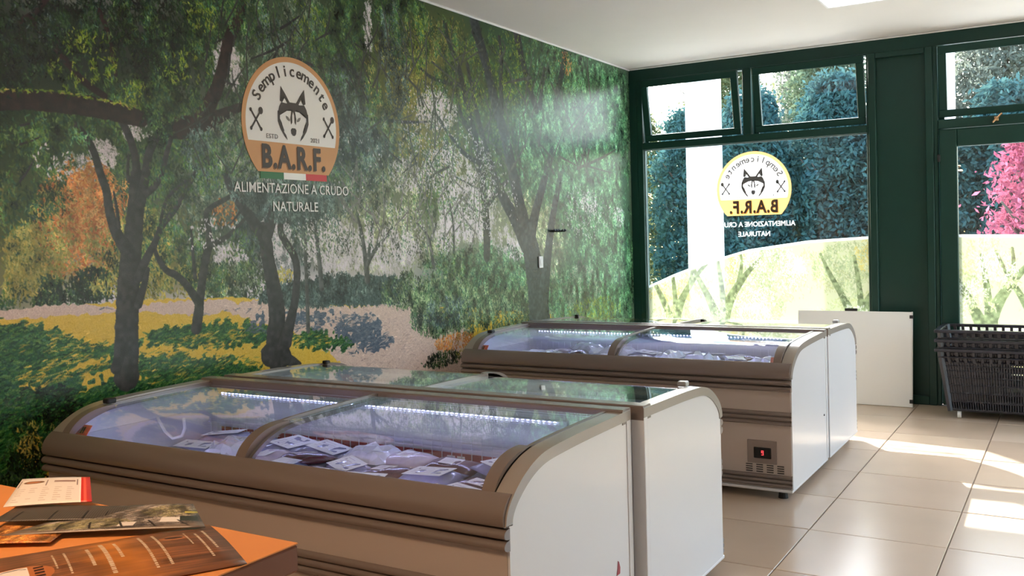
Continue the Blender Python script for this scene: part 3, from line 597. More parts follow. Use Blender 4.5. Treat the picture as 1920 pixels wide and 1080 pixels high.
# ------------------------------------------------------------------ outdoors
tag(link('forecourt_ground', boxes([(-16, 18, .12, 7.5, -.2, -.06), (ROOM_X+.12, 18, -14, .12, -.2, -.06)]), M['stone']), 'pale paved forecourt outside the shop window', 'pavement', kind='structure')
tag(link('lawn_ground', boxes([(-40, 40, 7.5, 45, -.3, -.1)]), M['soil']), 'lawn under the trees beyond the forecourt', 'lawn', kind='structure')
for x, lab in ((-.427, 'white square outdoor column seen through the big window'), (2.13, 'white square outdoor column seen through the open fanlight above the door')):
    o = link('column', boxes([(x, x+.34, 2.6, 2.94, -.06, 4.4)], bev=.012), M['column']); tag(o, lab, 'column', kind='thing')
leafmats = {}
def leaf_mat(name, a, b, trans=.35):
    m = thin_mat(name, a, trans=trans); n = m.node_tree.nodes; l = m.node_tree.links
    nz = n.new('ShaderNodeTexNoise'); nz.inputs['Scale'].default_value = 1.1; nz.inputs['Detail'].default_value = 4; tc = n.new('ShaderNodeTexCoord'); l.new(tc.outputs['Object'], nz.inputs['Vector'])
    mx = n.new('ShaderNodeMix'); mx.data_type = 'RGBA'; mx.inputs['A'].default_value = (*a, 1); mx.inputs['B'].default_value = (*b, 1); l.new(nz.outputs['Fac'], mx.inputs['Factor'])
    for nd in n:
        if nd.type in ('BSDF_DIFFUSE', 'BSDF_TRANSLUCENT'): l.new(mx.outputs['Result'], nd.inputs['Color'])
    return m
LM = dict(fir=leaf_mat('dark_fir_leaf', (.032, .092, .115), (.085, .175, .155)), green=leaf_mat('bright_leaf', (.10, .20, .06), (.26, .30, .08), .5), pink=leaf_mat('pink_leaf', (.26, .04, .09), (.44, .16, .22), .45), grey=leaf_mat('grey_leaf', (.15, .18, .15), (.28, .30, .24), .5), light=leaf_mat('light_leaf', (.10, .15, .10), (.24, .23, .08), .5), blue=leaf_mat('blue_leaf', (.09, .16, .13), (.20, .24, .13), .4))
def tree(x, y, h, rx, leaf, label, n=9000, size=.068, base=.2, shape='oval', seed=0, group='trees beyond the forecourt'):
    n = int(n*2.6); r = np.random.default_rng(seed+17); root = empty('tree', (x, y, -.1)); tag(root, label, 'tree', group)
    bm = bmesh.new(); tube(bm, [(0, 0, 0), (.05*h*.3, 0, h*.3), (0, .05, h*.6), (.05, 0, h*.9)], [.05*h*.4+.05, .04*h*.4+.03, .02*h*.4+.02, .015], 8)
    for k in range(7):
        a = r.uniform(0, 6.28); z = h*r.uniform(.25, .7); d = rx*r.uniform(.4, .8)
        tube(bm, [(0, 0, z), (math.cos(a)*d*.5, math.sin(a)*d*.5, z+h*.08), (math.cos(a)*d, math.sin(a)*d, z+h*.18)], [.05, .035, .012], 5)
    link('trunk', bm, M['bark'], root, True)
    u = r.random(n); t = r.uniform(base, 1, n)**.9; a = r.uniform(0, 6.28, n)
    prof = np.sqrt(np.clip(1-((t-.42)/.62)**2, .0, 1))
    lump = .74+.16*np.sin(a*3+t*9+seed)*np.cos(a*5-t*13)+.16*np.sin(a*7-t*21+seed*2)*np.sin(t*17+a*2)
    spray = np.where(r.random(n) < .10, r.uniform(1., 1.35, n), 1.); q = u**.42*prof*rx*lump*spray; t = t+np.where(spray > 1, r.uniform(-.03, .07, n), 0)*prof
    P = np.stack([q*np.cos(a), q*np.sin(a), t*h+.1*r.standard_normal(n)], 1)
    d1_ = r.standard_normal((n, 3)); d1_ /= np.linalg.norm(d1_, axis=1)[:, None]; d2 = np.cross(d1_, r.standard_normal((n, 3))); d2 /= np.linalg.norm(d2, axis=1)[:, None]
    s = size*r.uniform(.6, 1.4, n)[:, None]
    V = np.stack([P-d1_*s, P+d2*s*.45, P+d1_*s, P-d2*s*.45], 1).reshape(-1, 3)
    me = bpy.data.meshes.new('crown'); me.from_pydata(V.tolist(), [], np.arange(4*n).reshape(-1, 4).tolist()); me.materials.append(LM[leaf]); o = bpy.data.objects.new('crown', me); C.objects.link(o); o.parent = root; o['kind'] = 'stuff'
    return root
for i, (x, y, h, rx, leaf, lab, n, sh) in enumerate([
    (-6.6, 13.6, 4.0, 1.25, 'light', 'low bright yellow green tree closest to the mural side of the window', 7000, 'oval'),
    (-4.8, 14.6, 4.5, 1.35, 'fir', 'dark conifer just beside the white column in the window', 8000, 'oval'),
    (-3.0, 13.8, 4.7, 1.35, 'fir', 'dark conifer behind the round window sticker', 9000, 'oval'),
    (-1.2, 14.4, 5.0, 1.4, 'fir', 'dark conifer next to the green pillar in the window', 9000, 'oval'),
    (.6, 13.8, 4.6, 1.3, 'fir', 'dark conifer hidden behind the green pillar', 7000, 'oval'),
    (2.3, 14.2, 4.4, 1.3, 'fir', 'dark conifer seen through the glass door', 8000, 'oval'),
    (4.1, 14.6, 4.6, 1.3, 'fir', 'dark conifer behind the pink bush outside the door', 6000, 'oval'),
    (-8.0, 18.6, 5.2, 1.6, 'light', 'pale hazy tree low in the fanlight nearest the mural', 6000, 'oval'),
    (-5.2, 19.0, 6.6, 1.9, 'light', 'pale yellow green tree rising beside the white column', 9000, 'oval'),
    (-2.2, 18.6, 6.9, 1.8, 'blue', 'tall pale blue green tree behind the conifers near the pillar', 10000, 'oval'),
    (-3.6, 22.4, 7.6, 2.0, 'grey', 'pale grey green tree furthest back behind the conifers', 9000, 'oval'),
    (-.2, 20.2, 6.6, 1.5, 'light', 'pale tree with yellow leaves behind the conifer next to the pillar', 7000, 'oval'),
    (2.0, 19.0, 7.6, 1.9, 'grey', 'tall pale grey tree seen through the fanlight above the door', 14000, 'oval')]):
    tree(x, y, h, rx, leaf, lab, n, seed=i*31, base=.02, shape=sh)
tree(3.05, 7.2, 2.9, .85, 'pink', 'pink flowering bush outside the glass door', 1500, size=.05, base=.3, seed=5, group=None)

# ------------------------------------------------------------------ ceiling lamps
def ceiling_light(x, y, label):
    t = empty('ceiling_light', (x, y, CEIL)); tag(t, label, 'lamp', 'square ceiling panels')
    link('frame', boxes([(-.3, .3, -.3, -.285, -.012, 0), (-.3, .3, .285, .3, -.012, 0), (-.3, -.285, -.285, .285, -.012, 0), (.285, .3, -.285, .285, -.012, 0)]), M['lampframe'], t)
    link('diffuser', boxes([(-.285, .285, -.285, .285, -.009, -.003)]), M['lamp'], t)
ceiling_light(2.40, -1.66, 'square white ceiling lamp panel at the top edge of the picture')
for x, y, w in ((2.4, -4.7, 'above the aisle between the freezers'), (4.9, -1.7, 'in front of the glazing beyond the door'), (4.9, -4.7, 'in the middle of the open floor'), (2.4, -7.7, 'above the wooden counter'), (4.9, -7.7, 'in the rear corner away from the mural')): ceiling_light(x, y, 'square white ceiling lamp panel '+w)
wl = bpy.data.lights.new('added_counter_light', 'AREA'); wl.energy = 17; wl.color = (1, .62, .34); wl.size = .35  # warm area light added out of view to tint the counter
wlo = bpy.data.objects.new('added_counter_light', wl); C.objects.link(wlo); wlo.location = (1.9, -7.6, 2.3); wlo.rotation_euler = (math.radians(12), 0, 0)

pd = empty('added_pendant_lamp', (1.9, -7.6, 2.33)); tag(pd, 'added warm pendant lamp above the wooden counter, out of view', 'lamp')  # unseen fixture, added around the warm counter light
bm = bmesh.new(); tube(bm, [(0, 0, -.06), (0, 0, .06), (0, 0, .14)], [.24, .16, .04], 24, close=False); link('shade', bm, M['black'], pd, True)
bm = bmesh.new(); tube(bm, [(0, 0, .13), (0, 0, CEIL-2.33)], .006, 6); link('cord', bm, M['black'], pd)

# ------------------------------------------------------------------ chest freezers
DEP = .83
OUT = smooth_path([(.0, .645), (.004, .672), (.022, .702), (.05, .729), (.1, .763), (.16, .790), (.23, .807), (.34, .813), (.5, .818), (DEP, .822)])
LIDP = smooth_path([(.040, .716), (.062, .738), (.105, .766), (.163, .790), (.232, .806), (.34, .811), (.5, .815), (.775, .818)])
def freezer(name, label, x0, x1, yfront, turned=False):
    L = x1-x0
    root = empty(name, ((x0+x1)/2, yfront+(DEP if turned else 0), 0), math.pi if turned else 0); tag(root, label, 'freezer', 'island chest freezers')
    hx = L/2
    P = lambda n, bm, m, par=root, **k: link(n, bm, m, par, **k)
    # cabinet
    P('cabinet', boxes([(-hx+.0505, hx-.0505, .02, .0695, .055, .70), (-hx+.0505, hx-.0505, .781, .828, .055, .79), (-hx+.0505, hx-.0505, .07, .78, .055, .199)], bev=.003), M['enamel'])
    P('liner', boxes([(-hx+.05, hx-.05, .07, .078, .2, .705), (-hx+.05, hx-.05, .768, .78, .2, .80), (-hx+.05, -hx+.058, .078, .768, .2, .70), (hx-.058, hx-.05, .078, .768, .2, .70), (-hx+.058, hx-.058, .078, .768, .2, .30)]), M['liner'])
    inner = offset_path(OUT, .034)
    inner = [(max(p[0], .028), p[1]) for p in inner]; inner[0] = (.034, .645); inner[-1] = (DEP, .788)
    for s in (-1, 1):
        bm = bmesh.new(); a, b = sorted((s*(hx-.058), s*hx)); strip_prism(bm, OUT, inner, a, b)
        bmesh.ops.bevel(bm, geom=[e for e in bm.edges if abs(e.verts[0].co.x-s*hx) < 1e-4 and abs(e.verts[1].co.x-s*hx) < 1e-4 and len([f for f in e.link_faces if abs(f.normal.x) < .5]) == 1], offset=.006, segments=2, affect='EDGES')
        shade_auto(P('end_trim', bm, M['trim']))
        pl = [(.02, .058), (.02, .645)]+[(p[0]+.0, p[1]) for p in inner]+[(DEP-.035, .788), (DEP-.035, .058)]
        bm = bmesh.new(); a, b = sorted((s*(hx-.05), s*(hx-.003))); prism(bm, pl, a, b); P('end_panel', bm, M['enamel'])
        bm = bmesh.new(); box(bm, *sorted((s*(hx-.05), s*hx)), DEP-.033, DEP, .058, .79, bev=.004); P('corner_post', bm, M['enamel'])
    # taupe front profile, ribs and trims
    hp = smooth_path([(.05, .722), (.040, .726), (.028, .720), (.010, .704), (-.004, .682), (-.008, .66), (-.004, .645), (.006, .64), (.02, .64)])+[(.05, .64)]
    bm = bmesh.new(); prism(bm, hp, -hx+.006, hx-.006); shade_auto(P('handle_rail', bm, M['brown']))
    for zc in (.622, .590):
        bm = bmesh.new(); prism(bm, [(.022, zc-.016)]+[(.012-.020*math.cos(t), zc+.014*math.sin(t)) for t in np.linspace(-1.5, 1.5, 9)]+[(.022, zc+.016)], -hx+.002, hx-.002); shade_auto(P('rib', bm, M['brown']))
    def trim(zc, hh, nm):
        bm = bmesh.new(); pts = [(.022, zc-hh)]
        for k in range(3):
            c0 = zc-hh+hh*2*(k+.5)/3; rr = hh/3
            pts += [(.014-.012*math.cos(t), c0+rr*.92*math.sin(t)) for t in np.linspace(-1.5, 1.5, 7)]
        pts.append((.022, zc+hh)); prism(bm, pts, -hx+.004, hx-.004); shade_auto(P(nm, bm, M['brown']))
    trim(.432, .037, 'middle_trim'); trim(.100, .033, 'kick_trim')
    P('front_panel', boxes([(-hx+.010, hx-.010, .0165, .0198, .062, .60)]), M['front'])
    P('base_rail', boxes([(-hx+.002, hx-.002, .005, .82, .045, .060)], bev=.003), M['enamel'])
    for sx in (-1, 1):
        for yy in (.07, .76):
            bm = bmesh.new(); cyl(bm, sx*(hx-.07), yy, 0, .03, .026, .022, 12); cyl(bm, sx*(hx-.07), yy, .03, .047, .012, .012, 8); P('foot', bm, M['black'])
    # back rail with the led strip below it
    bm = bmesh.new(); prism(bm, [(.765, .779), (.765, .795), (.772, .799), (.765, .803), (.765, .824), (.772, .8295), (DEP-.002, .8295), (DEP+.002, .826), (DEP+.002, .779)], -hx+.002, hx-.001); P('top_rail', bm, M['brown'])
    P('led_strip', boxes([(-hx+.15+k*.022, -hx+.156+k*.022, .749, .755, .771, .7745) for k in range(int((L-.38)/.022))]), M['led'])['kind'] = 'stuff'
    if not turned: P('added_fill_led', boxes([(-hx+.15, hx-.15, .079, .084, .690, .698)]), M['led_fill'])  # hidden glowing strip added to brighten the packs
    P('led_shield_bar', boxes([(-hx+.13, hx-.21, .745, .769, .775, .7785), (-hx+.13, hx-.21, .757, .769, .757, .775)]), M['steel'])  # strip housing, its back leg added to keep led light off the liner
    # wire rack and red price strip along the back wall of the tub
    bm = bmesh.new()
    for k in range(int((L-.16)/.045)): box(bm, -hx+.08+k*.045, -hx+.0825+k*.045, .742, .745, .34, .705)
    for z in (.64, .66, .705): box(bm, -hx+.07, hx-.07, .740, .743, z-.0015, z+.0015)
    P('wire_rack', bm, M['wire'])['kind'] = 'stuff'
    ps = P('price_strip', boxes([(-hx+.14, hx-.12, .752, .757, .583, .622)]), M['red'])
    for k in range(5):
        for q in range(2): P('price_tag', boxes([(-hx+.28+k*.36+q*.045, -hx+.28+k*.36+q*.045+.035, .7505, .752, .600, .612)]), M['white'], ps)
    for xx in (-hx+.30, .05, hx-.36):
        bm = bmesh.new()
        for k in range(12): box(bm, xx-.0015, xx+.0015, .10+k*.055, .103+k*.055, .32, .55)
        for z in (.34, .40, .46, .52, .55): box(bm, xx-.0015, xx+.0015, .09, .74, z-.0015, z+.0015)
        P('basket_divider', bm, M['wire'])['kind'] = 'stuff'
    # sliding curved lids
    xm = .0
    for k, (a, b, dz) in enumerate(((-hx+.059, xm+.03, -.009), (xm-.03, hx-.059, 0.))):
        path = [(p[0]+(.004 if dz else 0), p[1]+dz) for p in LIDP]; low = offset_path(path, .004)
        bm = bmesh.new(); strip_prism(bm, path, low, a+.006, b-.006); lid = shade_auto(P('glass_lid', bm, lid_glass), 60)
        for e, (p, q) in enumerate(((a, a+.014), (b-.014, b))):
            bm = bmesh.new(); strip_prism(bm, offset_path(path, -.005), offset_path(path, .009), p, q); shade_auto(link('lid_edge', bm, M['brown'], lid))
        gr = [pp for pp in path if pp[0] < .27]
        sides = [(-1, a)] if k == 0 else [(-1, a), (1, b)]
        for s, xe in sides:
            wdt = .042; c0, c1 = sorted((xe, xe-s*wdt))
            up = [(pp[0]-.002, pp[1]+.004+.016*math.sin(math.pi*min(1, max(0, (i+.6)/(len(gr)-.2))))) for i, pp in enumerate(gr)]
            bm = bmesh.new(); strip_prism(bm, up, offset_path(gr, .012), c0, c1); shade_auto(link('lid_grip', bm, M['brown'], lid))
    P('rail_stop', boxes([(-hx+.062, -hx+.100, .22, .26, .806, .826)], bev=.004), M['steel'] if turned else M['black'])
    if turned: P('rail_stop', boxes([(hx-.098, hx-.066, .22, .25, .806, .824)], bev=.004), M['black'])
    # thermostat plate and louvres on the front
    cp = P('control_plate', boxes([(hx-.242, hx-.084, .011, .018, .187, .311)], bev=.002), M['panel'])
    link('display', boxes([(hx-.206, hx-.113, .006, .0115, .215, .274)], bev=.003), M['display'], cp)
    bm = bmesh.new()
    for (u0, u1, v0, v1) in ((0, 4, 3.2, 4), (0, 4, -.4, .4), (0, 4, -4, -3.2), (3.2, 4, 0, 4), (0, .8, 0, 4), (3.2, 4, -4, 0)):
        box(bm, hx-.165+u0*.003, hx-.165+u1*.003, 0.005, .0062, .245+v0*.003, .245+v1*.003)
    link('display_digit', bm, M['digit'], cp)
    for cidx in range(4):
        for k in range(4): P('louvre_slot', boxes([(hx-.252+cidx*.056, hx-.216+cidx*.056, .0150, .0168, .140+k*.012, .145+k*.012)]), M['black'])
    for s in (-1, 1):
        bm = bmesh.new(); prism(bm, [(.088, .700), (.122, .742), (.1235, .741), (.0895, .699)], *sorted((s*(hx-.064), s*(hx-.135)))); wl_ = P('warning_label', bm, M['warn'])
        bm = bmesh.new(); prism(bm, [(.0965, .714), (.1135, .735), (.1125, .736), (.0955, .715)], *sorted((s*(hx-.092), s*(hx-.098)))); prism(bm, [(.0965, .714), (.1135, .735), (.1125, .736), (.0955, .715)], *sorted((s*(hx-.104), s*(hx-.110)))); link('label_mark', bm, M['display'], wl_)
    return root
F1 = freezer('chest_freezer', 'taupe and white chest freezer nearest the wooden counter, its curved lids showing packs', .165, 2.245, -5.98)
F2 = freezer('chest_freezer', 'white chest freezer standing back to back behind the one nearest the counter', .20, 2.277, -5.11, True)
R1 = freezer('chest_freezer', 'chest freezer with the red digital display and louvres on its front', .205, 2.28, -3.19)
R2 = freezer('chest_freezer', 'white chest freezer closest to the window, back to back with the display one', .205, 2.28, -2.318, True)
# small marks on the ends of the freezers
bm = bmesh.new(); prism(bm, [(-.014, -.02), (.012, -.02), (.014, .0), (.006, .02), (-.002, .026), (-.006, .004)], 0, .0012); link('end_sticker', bm, M['red'], F1, loc=(1.0375, .705, .31))
bm = bmesh.new(); cyl(bm, 0, 0, 0, .004, .006); bm.transform(Matrix.Rotation(math.pi/2, 4, 'Y')); link('keyhole', bm, M['black'], R1, loc=(1.034, .737, .331))

# ------------------------------------------------------------------ frozen packs
pk = dict(film=mat('shaded_vacuum_film', (.27, .27, .42), .2, noise=.45, nscale=30, coat=.6), meat=mat('dark_red_meat', lin(92, 34, 44), .25, noise=.35, nscale=45, coat=.6), pale=mat('pale_frozen_meat', (.55, .46, .56), .3, noise=.3, nscale=40, coat=.5), bag=mat('crumpled_clear_bag', (.66, .67, .80), .25, noise=.2, nscale=25, coat=.7), label=mat('white_pack_label', (.92, .92, .94), .5), ink=mat('label_ink', lin(205, 198, 212), .6))  # film of labelled packs coloured blue-violet to paint the shadows around the labels
def pack_bm(w, d, h, seed, rough=.006):
    r = random.Random(seed); bm = bmesh.new(); nx, ny = 8, 6
    def pt(i, j, top):
        x, y = (i/nx-.5)*w, (j/ny-.5)*d; e = min(i, nx-i)/nx*2, min(j, ny-j)/ny*2
        f = min(1, e[0]*2.2)*min(1, e[1]*2.2); z = h*.42+(h*.58*f**.6 if top else -h*.42*f**.6)+(r.uniform(-1, 1)*rough*f if top else 0)
        return (x+r.uniform(-1, 1)*.003, y+r.uniform(-1, 1)*.003, z)
    T = [[bm.verts.new(pt(i, j, True)) for j in range(ny+1)] for i in range(nx+1)]; B = [[T[i][j] if i in (0, nx) or j in (0, ny) else bm.verts.new(pt(i, j, False)) for j in range(ny+1)] for i in range(nx+1)]
    for i in range(nx):
        for j in range(ny):
            bm.faces.new((T[i][j], T[i+1][j], T[i+1][j+1], T[i][j+1])); q = (B[i][j], B[i][j+1], B[i+1][j+1], B[i+1][j])
            if len(set(q)) == 4 and set(q) != {T[i][j], T[i+1][j], T[i+1][j+1], T[i][j+1]}:
                try: bm.faces.new(q)
                except ValueError: pass
    return bm
def proto(kind, seed):
    root = empty('frozen_pack', (0, 0, -5))
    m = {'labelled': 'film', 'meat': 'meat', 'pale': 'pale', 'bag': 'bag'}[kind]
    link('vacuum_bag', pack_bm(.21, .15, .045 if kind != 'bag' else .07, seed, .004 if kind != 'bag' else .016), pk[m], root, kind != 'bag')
    if kind in ('labelled', 'meat', 'pale'):
        wl, dl = (.145, .105) if kind == 'labelled' else (.08, .055)
        bm = bmesh.new(); box(bm, -wl/2, wl/2, -dl/2, dl/2, .0455, .0465); lb = link('pack_label', bm, pk['label'], root)
        bm = boxes([(-wl*.4, wl*(.0+.08*k), dl*(.30-.17*k), dl*(.335-.17*k), .0465, .0469) for k in range(4)]); link('label_print', bm, pk['ink'], lb)
    return root
protos = {k: [proto(k, 3+i*7+len(k)) for i in range(2)] for k in ('labelled', 'meat', 'pale', 'bag')}
def dup_pack(kind, i, loc, rot, label, group, sc=1.):
    src = protos[kind][i % 2]; o = src.copy(); C.objects.link(o); o.location = loc; o.rotation_euler = rot; o.scale = (sc, sc, sc)
    for ch in src.children:
        c = ch.copy(); C.objects.link(c); c.parent = o
        for g in ch.children: d = g.copy(); C.objects.link(d); d.parent = c
    return tag(o, label, 'frozen food', group)
KIND_L = {'labelled': 'white labelled vacuum pack', 'meat': 'dark red meat pack', 'pale': 'pale frosted meat pack', 'bag': 'crumpled clear bag'}
ORD = ['first', 'second', 'third', 'fourth', 'fifth', 'sixth', 'seventh', 'eighth', 'ninth', 'tenth']
def fill(fr, tubname, x0, x1, y0, y1, zf, nx, ny, seed, seq):
    r = random.Random(seed); rows = ['front', 'second', 'third', 'rear'] if ny == 4 else ['front', 'middle', 'rear']
    for i in range(nx):
        for j in range(ny):
            kind = seq[(i*ny+j) % len(seq)]
            x = x0+(x1-x0)*(i+.5)/nx+r.uniform(-.012, .012); y = y0+(y1-y0)*(j+.5)/ny+r.uniform(-.01, .01)
            z = zf(x, y)+r.uniform(0, .018)
            dup_pack(kind, r.randrange(2), (x, y, z), (r.uniform(-.14, .14), r.uniform(-.14, .14), r.uniform(-.5, .5)+(math.pi/2 if r.random() < .3 else 0)), '%s, %s from the mural, %s row, %s' % (KIND_L[kind], ORD[i], rows[j], tubname), 'frozen packs in the '+tubname, r.uniform(.98, 1.12))
seqA = ['labelled', 'meat', 'labelled', 'labelled', 'meat', 'labelled', 'bag', 'labelled', 'labelled', 'meat', 'pale', 'labelled', 'labelled']
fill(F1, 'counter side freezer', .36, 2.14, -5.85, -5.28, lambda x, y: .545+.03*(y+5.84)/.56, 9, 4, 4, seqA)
seqB = ['bag', 'labelled', 'pale', 'labelled', 'meat', 'bag', 'labelled', 'pale']
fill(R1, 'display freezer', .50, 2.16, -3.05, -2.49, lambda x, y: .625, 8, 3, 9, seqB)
for k in protos:
    for o in protos[k]:
        for ch in list(o.children):
            for g in list(ch.children): bpy.data.objects.remove(g)
            bpy.data.objects.remove(ch)
        bpy.data.objects.remove(o)
bm = bmesh.new(); tube(bm, [(-.855, .38, .735), (-.815, .385, .675), (-.775, .39, .650), (-.72, .39, .665), (-.695, .385, .70), (-.695, .38, .74)], .006, 6); link('glare_loop', bm, M['white'], F1, True)  # white tube drawn in place of a glare curve on the lid
# ------------------------------------------------------------------ round sign on the mural and its twin on the window
def clipped_disc(r, zcut, n=72, top=None):
    pts = [(r*math.cos(t), r*math.sin(t)) for t in np.linspace(0, 6.2832, n, endpoint=False)]
    return pts
def disc_between(r, zlo, zhi, n=60):
    """outline of a disc of radius r kept between the heights zlo and zhi"""
    zhi = min(zhi, r); a0, a1 = math.asin(max(zlo/r, -1)), math.asin(zhi/r)
    rt = [(r*math.cos(t), r*math.sin(t)) for t in np.linspace(a0, a1, n)]; lf = [(-x, z) for x, z in rt[::-1]]
    return rt+lf
HUSKY = dict(
    ear1=[(-.118, .10), (-.108, .215), (-.07, .16), (-.03, .095), (-.05, .085), (-.075, .13), (-.094, .165), (-.098, .09)],
    ear2=[(.118, .10), (.108, .215), (.07, .16), (.03, .095), (.05, .085), (.075, .13), (.094, .165), (.098, .09)],
    brow=[(-.03, .097), (.03, .097), (.06, .085), (.105, .09), (.125, .055), (.14, .0), (.132, -.02), (.105, .01), (.075, .03), (.05, .028), (.03, .045), (.018, .035), (.010, .0), (.0, .03), (-.010, .0), (-.018, .035), (-.03, .045), (-.05, .028), (-.075, .03), (-.105, .01), (-.132, -.02), (-.14, .0), (-.125, .055), (-.105, .09), (-.06, .085)],
    cheek1=[(-.14, .02), (-.142, -.06), (-.12, -.12), (-.085, -.175), (-.06, -.20), (-.072, -.165), (-.09, -.14), (-.088, -.125), (-.112, -.09), (-.108, -.07), (-.124, -.04), (-.122, .01)],
    cheek2=[(.14, .02), (.142, -.06), (.12, -.12), (.085, -.175), (.06, -.20), (.072, -.165), (.09, -.14), (.088, -.125), (.112, -.09), (.108, -.07), (.124, -.04), (.122, .01)],
    stripe1=[(-.016, .03), (-.010, .03), (-.012, -.06), (-.022, -.075), (-.026, -.03)], stripe2=[(.016, .03), (.010, .03), (.012, -.06), (.022, -.075), (.026, -.03)],
    eye1=[(-.068, -.012), (-.05, -.018), (-.032, -.04), (-.036, -.052), (-.054, -.044), (-.064, -.03)], eye2=[(.068, -.012), (.05, -.018), (.032, -.04), (.036, -.052), (.054, -.044), (.064, -.03)],
    nose=[(-.024, -.118), (-.014, -.104), (.014, -.104), (.024, -.118), (.02, -.148), (.008, -.164), (-.008, -.164), (-.02, -.148)])
def logo(name, label, R, place, mats, sub, subscale=1., flag=True):
    """place: matrix from sign space (x to the reader's right, z up, y towards the wall) to the world"""
    root = empty(name); root.matrix_world = place; tag(root, label, 'sign')
    k = R/.362
    def flat(nm, polys, m, lvl, par=root):
        bm = bmesh.new()
        for p in polys:
            pts = [(x*k, z*k) for x, z in p]; prism(bm, pts, -.0012*lvl-.0012, -.0012*lvl, 'y')
        bmesh.ops.triangulate(bm, faces=[f for f in bm.faces if len(f.verts) > 4])
        return link(nm, bm, m, par)
    r = .362
    a0 = math.asin(-.095/r); a1 = math.asin(-.095/(r-.027)); bm = bmesh.new(); N = 64
    ro = [(r*k*math.cos(t), r*k*math.sin(t)) for t in np.linspace(a0, math.pi-a0, N)]; ri = [((r-.027)*k*math.cos(t), (r-.027)*k*math.sin(t)) for t in np.linspace(a1, math.pi-a1, N)]
    strip_prism(bm, ro, ri, -.0024, -.0012); bm.transform(Matrix(((0, 1, 0, 0), (1, 0, 0, 0), (0, 0, 1, 0), (0, 0, 0, 1)))); link('tan_ring', bm, mats['tan'], root)
    flat('tan_band', [disc_between(r, -.25, -.095)], mats['tan'], 1)
    flat('white_field', [disc_between(r-.027, -.095, 1)], mats['white'], 1)
    if flag:
        w3 = math.sqrt(r*r-.265**2)*2/3
        for i, m in enumerate(('fg', 'fw', 'fr')): flat('flag_stripe', [[(-1.5*w3+w3*i, -.285), (-1.5*w3+w3*(i+1), -.285), (-1.5*w3+w3*(i+1), -.25), (-1.5*w3+w3*i, -.25)]], mats[m], 1)
    hd = flat('dog_head', [HUSKY[q] for q in ('ear1', 'ear2', 'brow', 'cheek1', 'cheek2', 'stripe1', 'stripe2', 'nose')], mats['dark'], 3); hd.location = (0, 0, .058*k); hd.scale = (.80, 1, .67)
    flat('dog_eye', [HUSKY['eye1'], HUSKY['eye2']], mats['soft'], 3, hd)
    # crossed fork and spoon on both sides
    def cross(cx):
        ps = []
        for s in (-1, 1):
            dx, dz = .034*s, .047; L = math.hypot(dx, dz); nx, nz = -dz/L*.0045, dx/L*.0045
            ps.append([(cx-dx+nx, -dz+nz), (cx-dx-nx, -dz-nz), (cx+dx-nx, dz-nz), (cx+dx+nx, dz+nz)])
            for e in (-1, 1):
                ex, ez = cx+dx*e, dz*e; rr = .019 if (s == 1 and e == 1) else .010
                ps.append([(ex+rr*math.cos(t)*(.75), ez+rr*math.sin(t)) for t in np.linspace(0, 6.28, 12, endpoint=False)])
        return ps
    for cx in (-.266, .27): flat('crossed_cutlery', cross(cx), mats['dark'], 3).location = (0, 0, .012*k)
    word = 'Semplicemente'; ra = .262
    for i, ch in enumerate(word):
        ang = math.radians(152-124*i/(len(word)-1)); tb = text_bm(ch, .085*k, .0012, bold=.012); X = Matrix.Translation((ra*k*math.cos(ang), -.0042, (ra*math.sin(ang))*k)) @ Matrix.Rotation(-(ang-math.pi/2), 4, 'Y') @ Matrix.Rotation(math.pi/2, 4, 'X')
        tb.transform(X); link('letter', tb, mats['dark'], root)
    RX = Matrix.Rotation(math.pi/2, 4, 'X')
    def line(nm, s, size, x, z, m, lvl=3, sx=1., spacing=1., bold=.006):
        bm = bmesh.new(); merge(bm, text_bm(s, size*k, .0012, spacing=spacing, bold=bold), Matrix.Translation((x*k, -.0012*lvl-.0006, z*k)) @ Matrix.Scale(sx, 4, (1, 0, 0)) @ RX); return link(nm, bm, mats[m], root)
    line('year_lettering', 'ESTD', .034, -.158, -.077, 'soft', spacing=1.1); line('year_lettering', '2021', .034, .162, -.077, 'soft', spacing=1.1)
    line('large_lettering', 'B.A.R.F.', .165, 0, -.225, 'dark', sx=.80, spacing=1.12, bold=.034); bm = bmesh.new()
    link('large_lettering_shadow', text_off(k), mats['shade'], root)
    line('caption', 'ALIMENTAZIONE A CRUDO', .073*subscale, .0, -.358, sub, 2, sx=.93); line('caption', 'NATURALE', .073*subscale, .0, -.452, sub, 2, sx=.93)
    return root
def text_off(k):
    bm = bmesh.new(); merge(bm, text_bm('B.A.R.F.', .165*k, .0006, spacing=1.12, bold=.034), Matrix.Translation((-.006*k, -.0030, -.231*k)) @ Matrix.Scale(.80, 4, (1, 0, 0)) @ Matrix.Rotation(math.pi/2, 4, 'X')); return bm
LOGO_M = dict(tan=mat('tan_print', lin(205, 150, 98), .5), white=mat('sign_white', (.82, .80, .79), .5), dark=mat('sign_dark_brown', lin(58, 42, 40), .5), soft=mat('sign_grey', lin(120, 112, 112), .5), shade=mat('sign_shadow_brown', lin(150, 104, 66), .5),
    fg=mat('flag_green', lin(40, 110, 66), .5), fw=mat('flag_white', (.85, .85, .85), .5), fr=mat('flag_red', lin(200, 44, 54), .5), cap=mat('caption_white', (.80, .80, .80), .5))
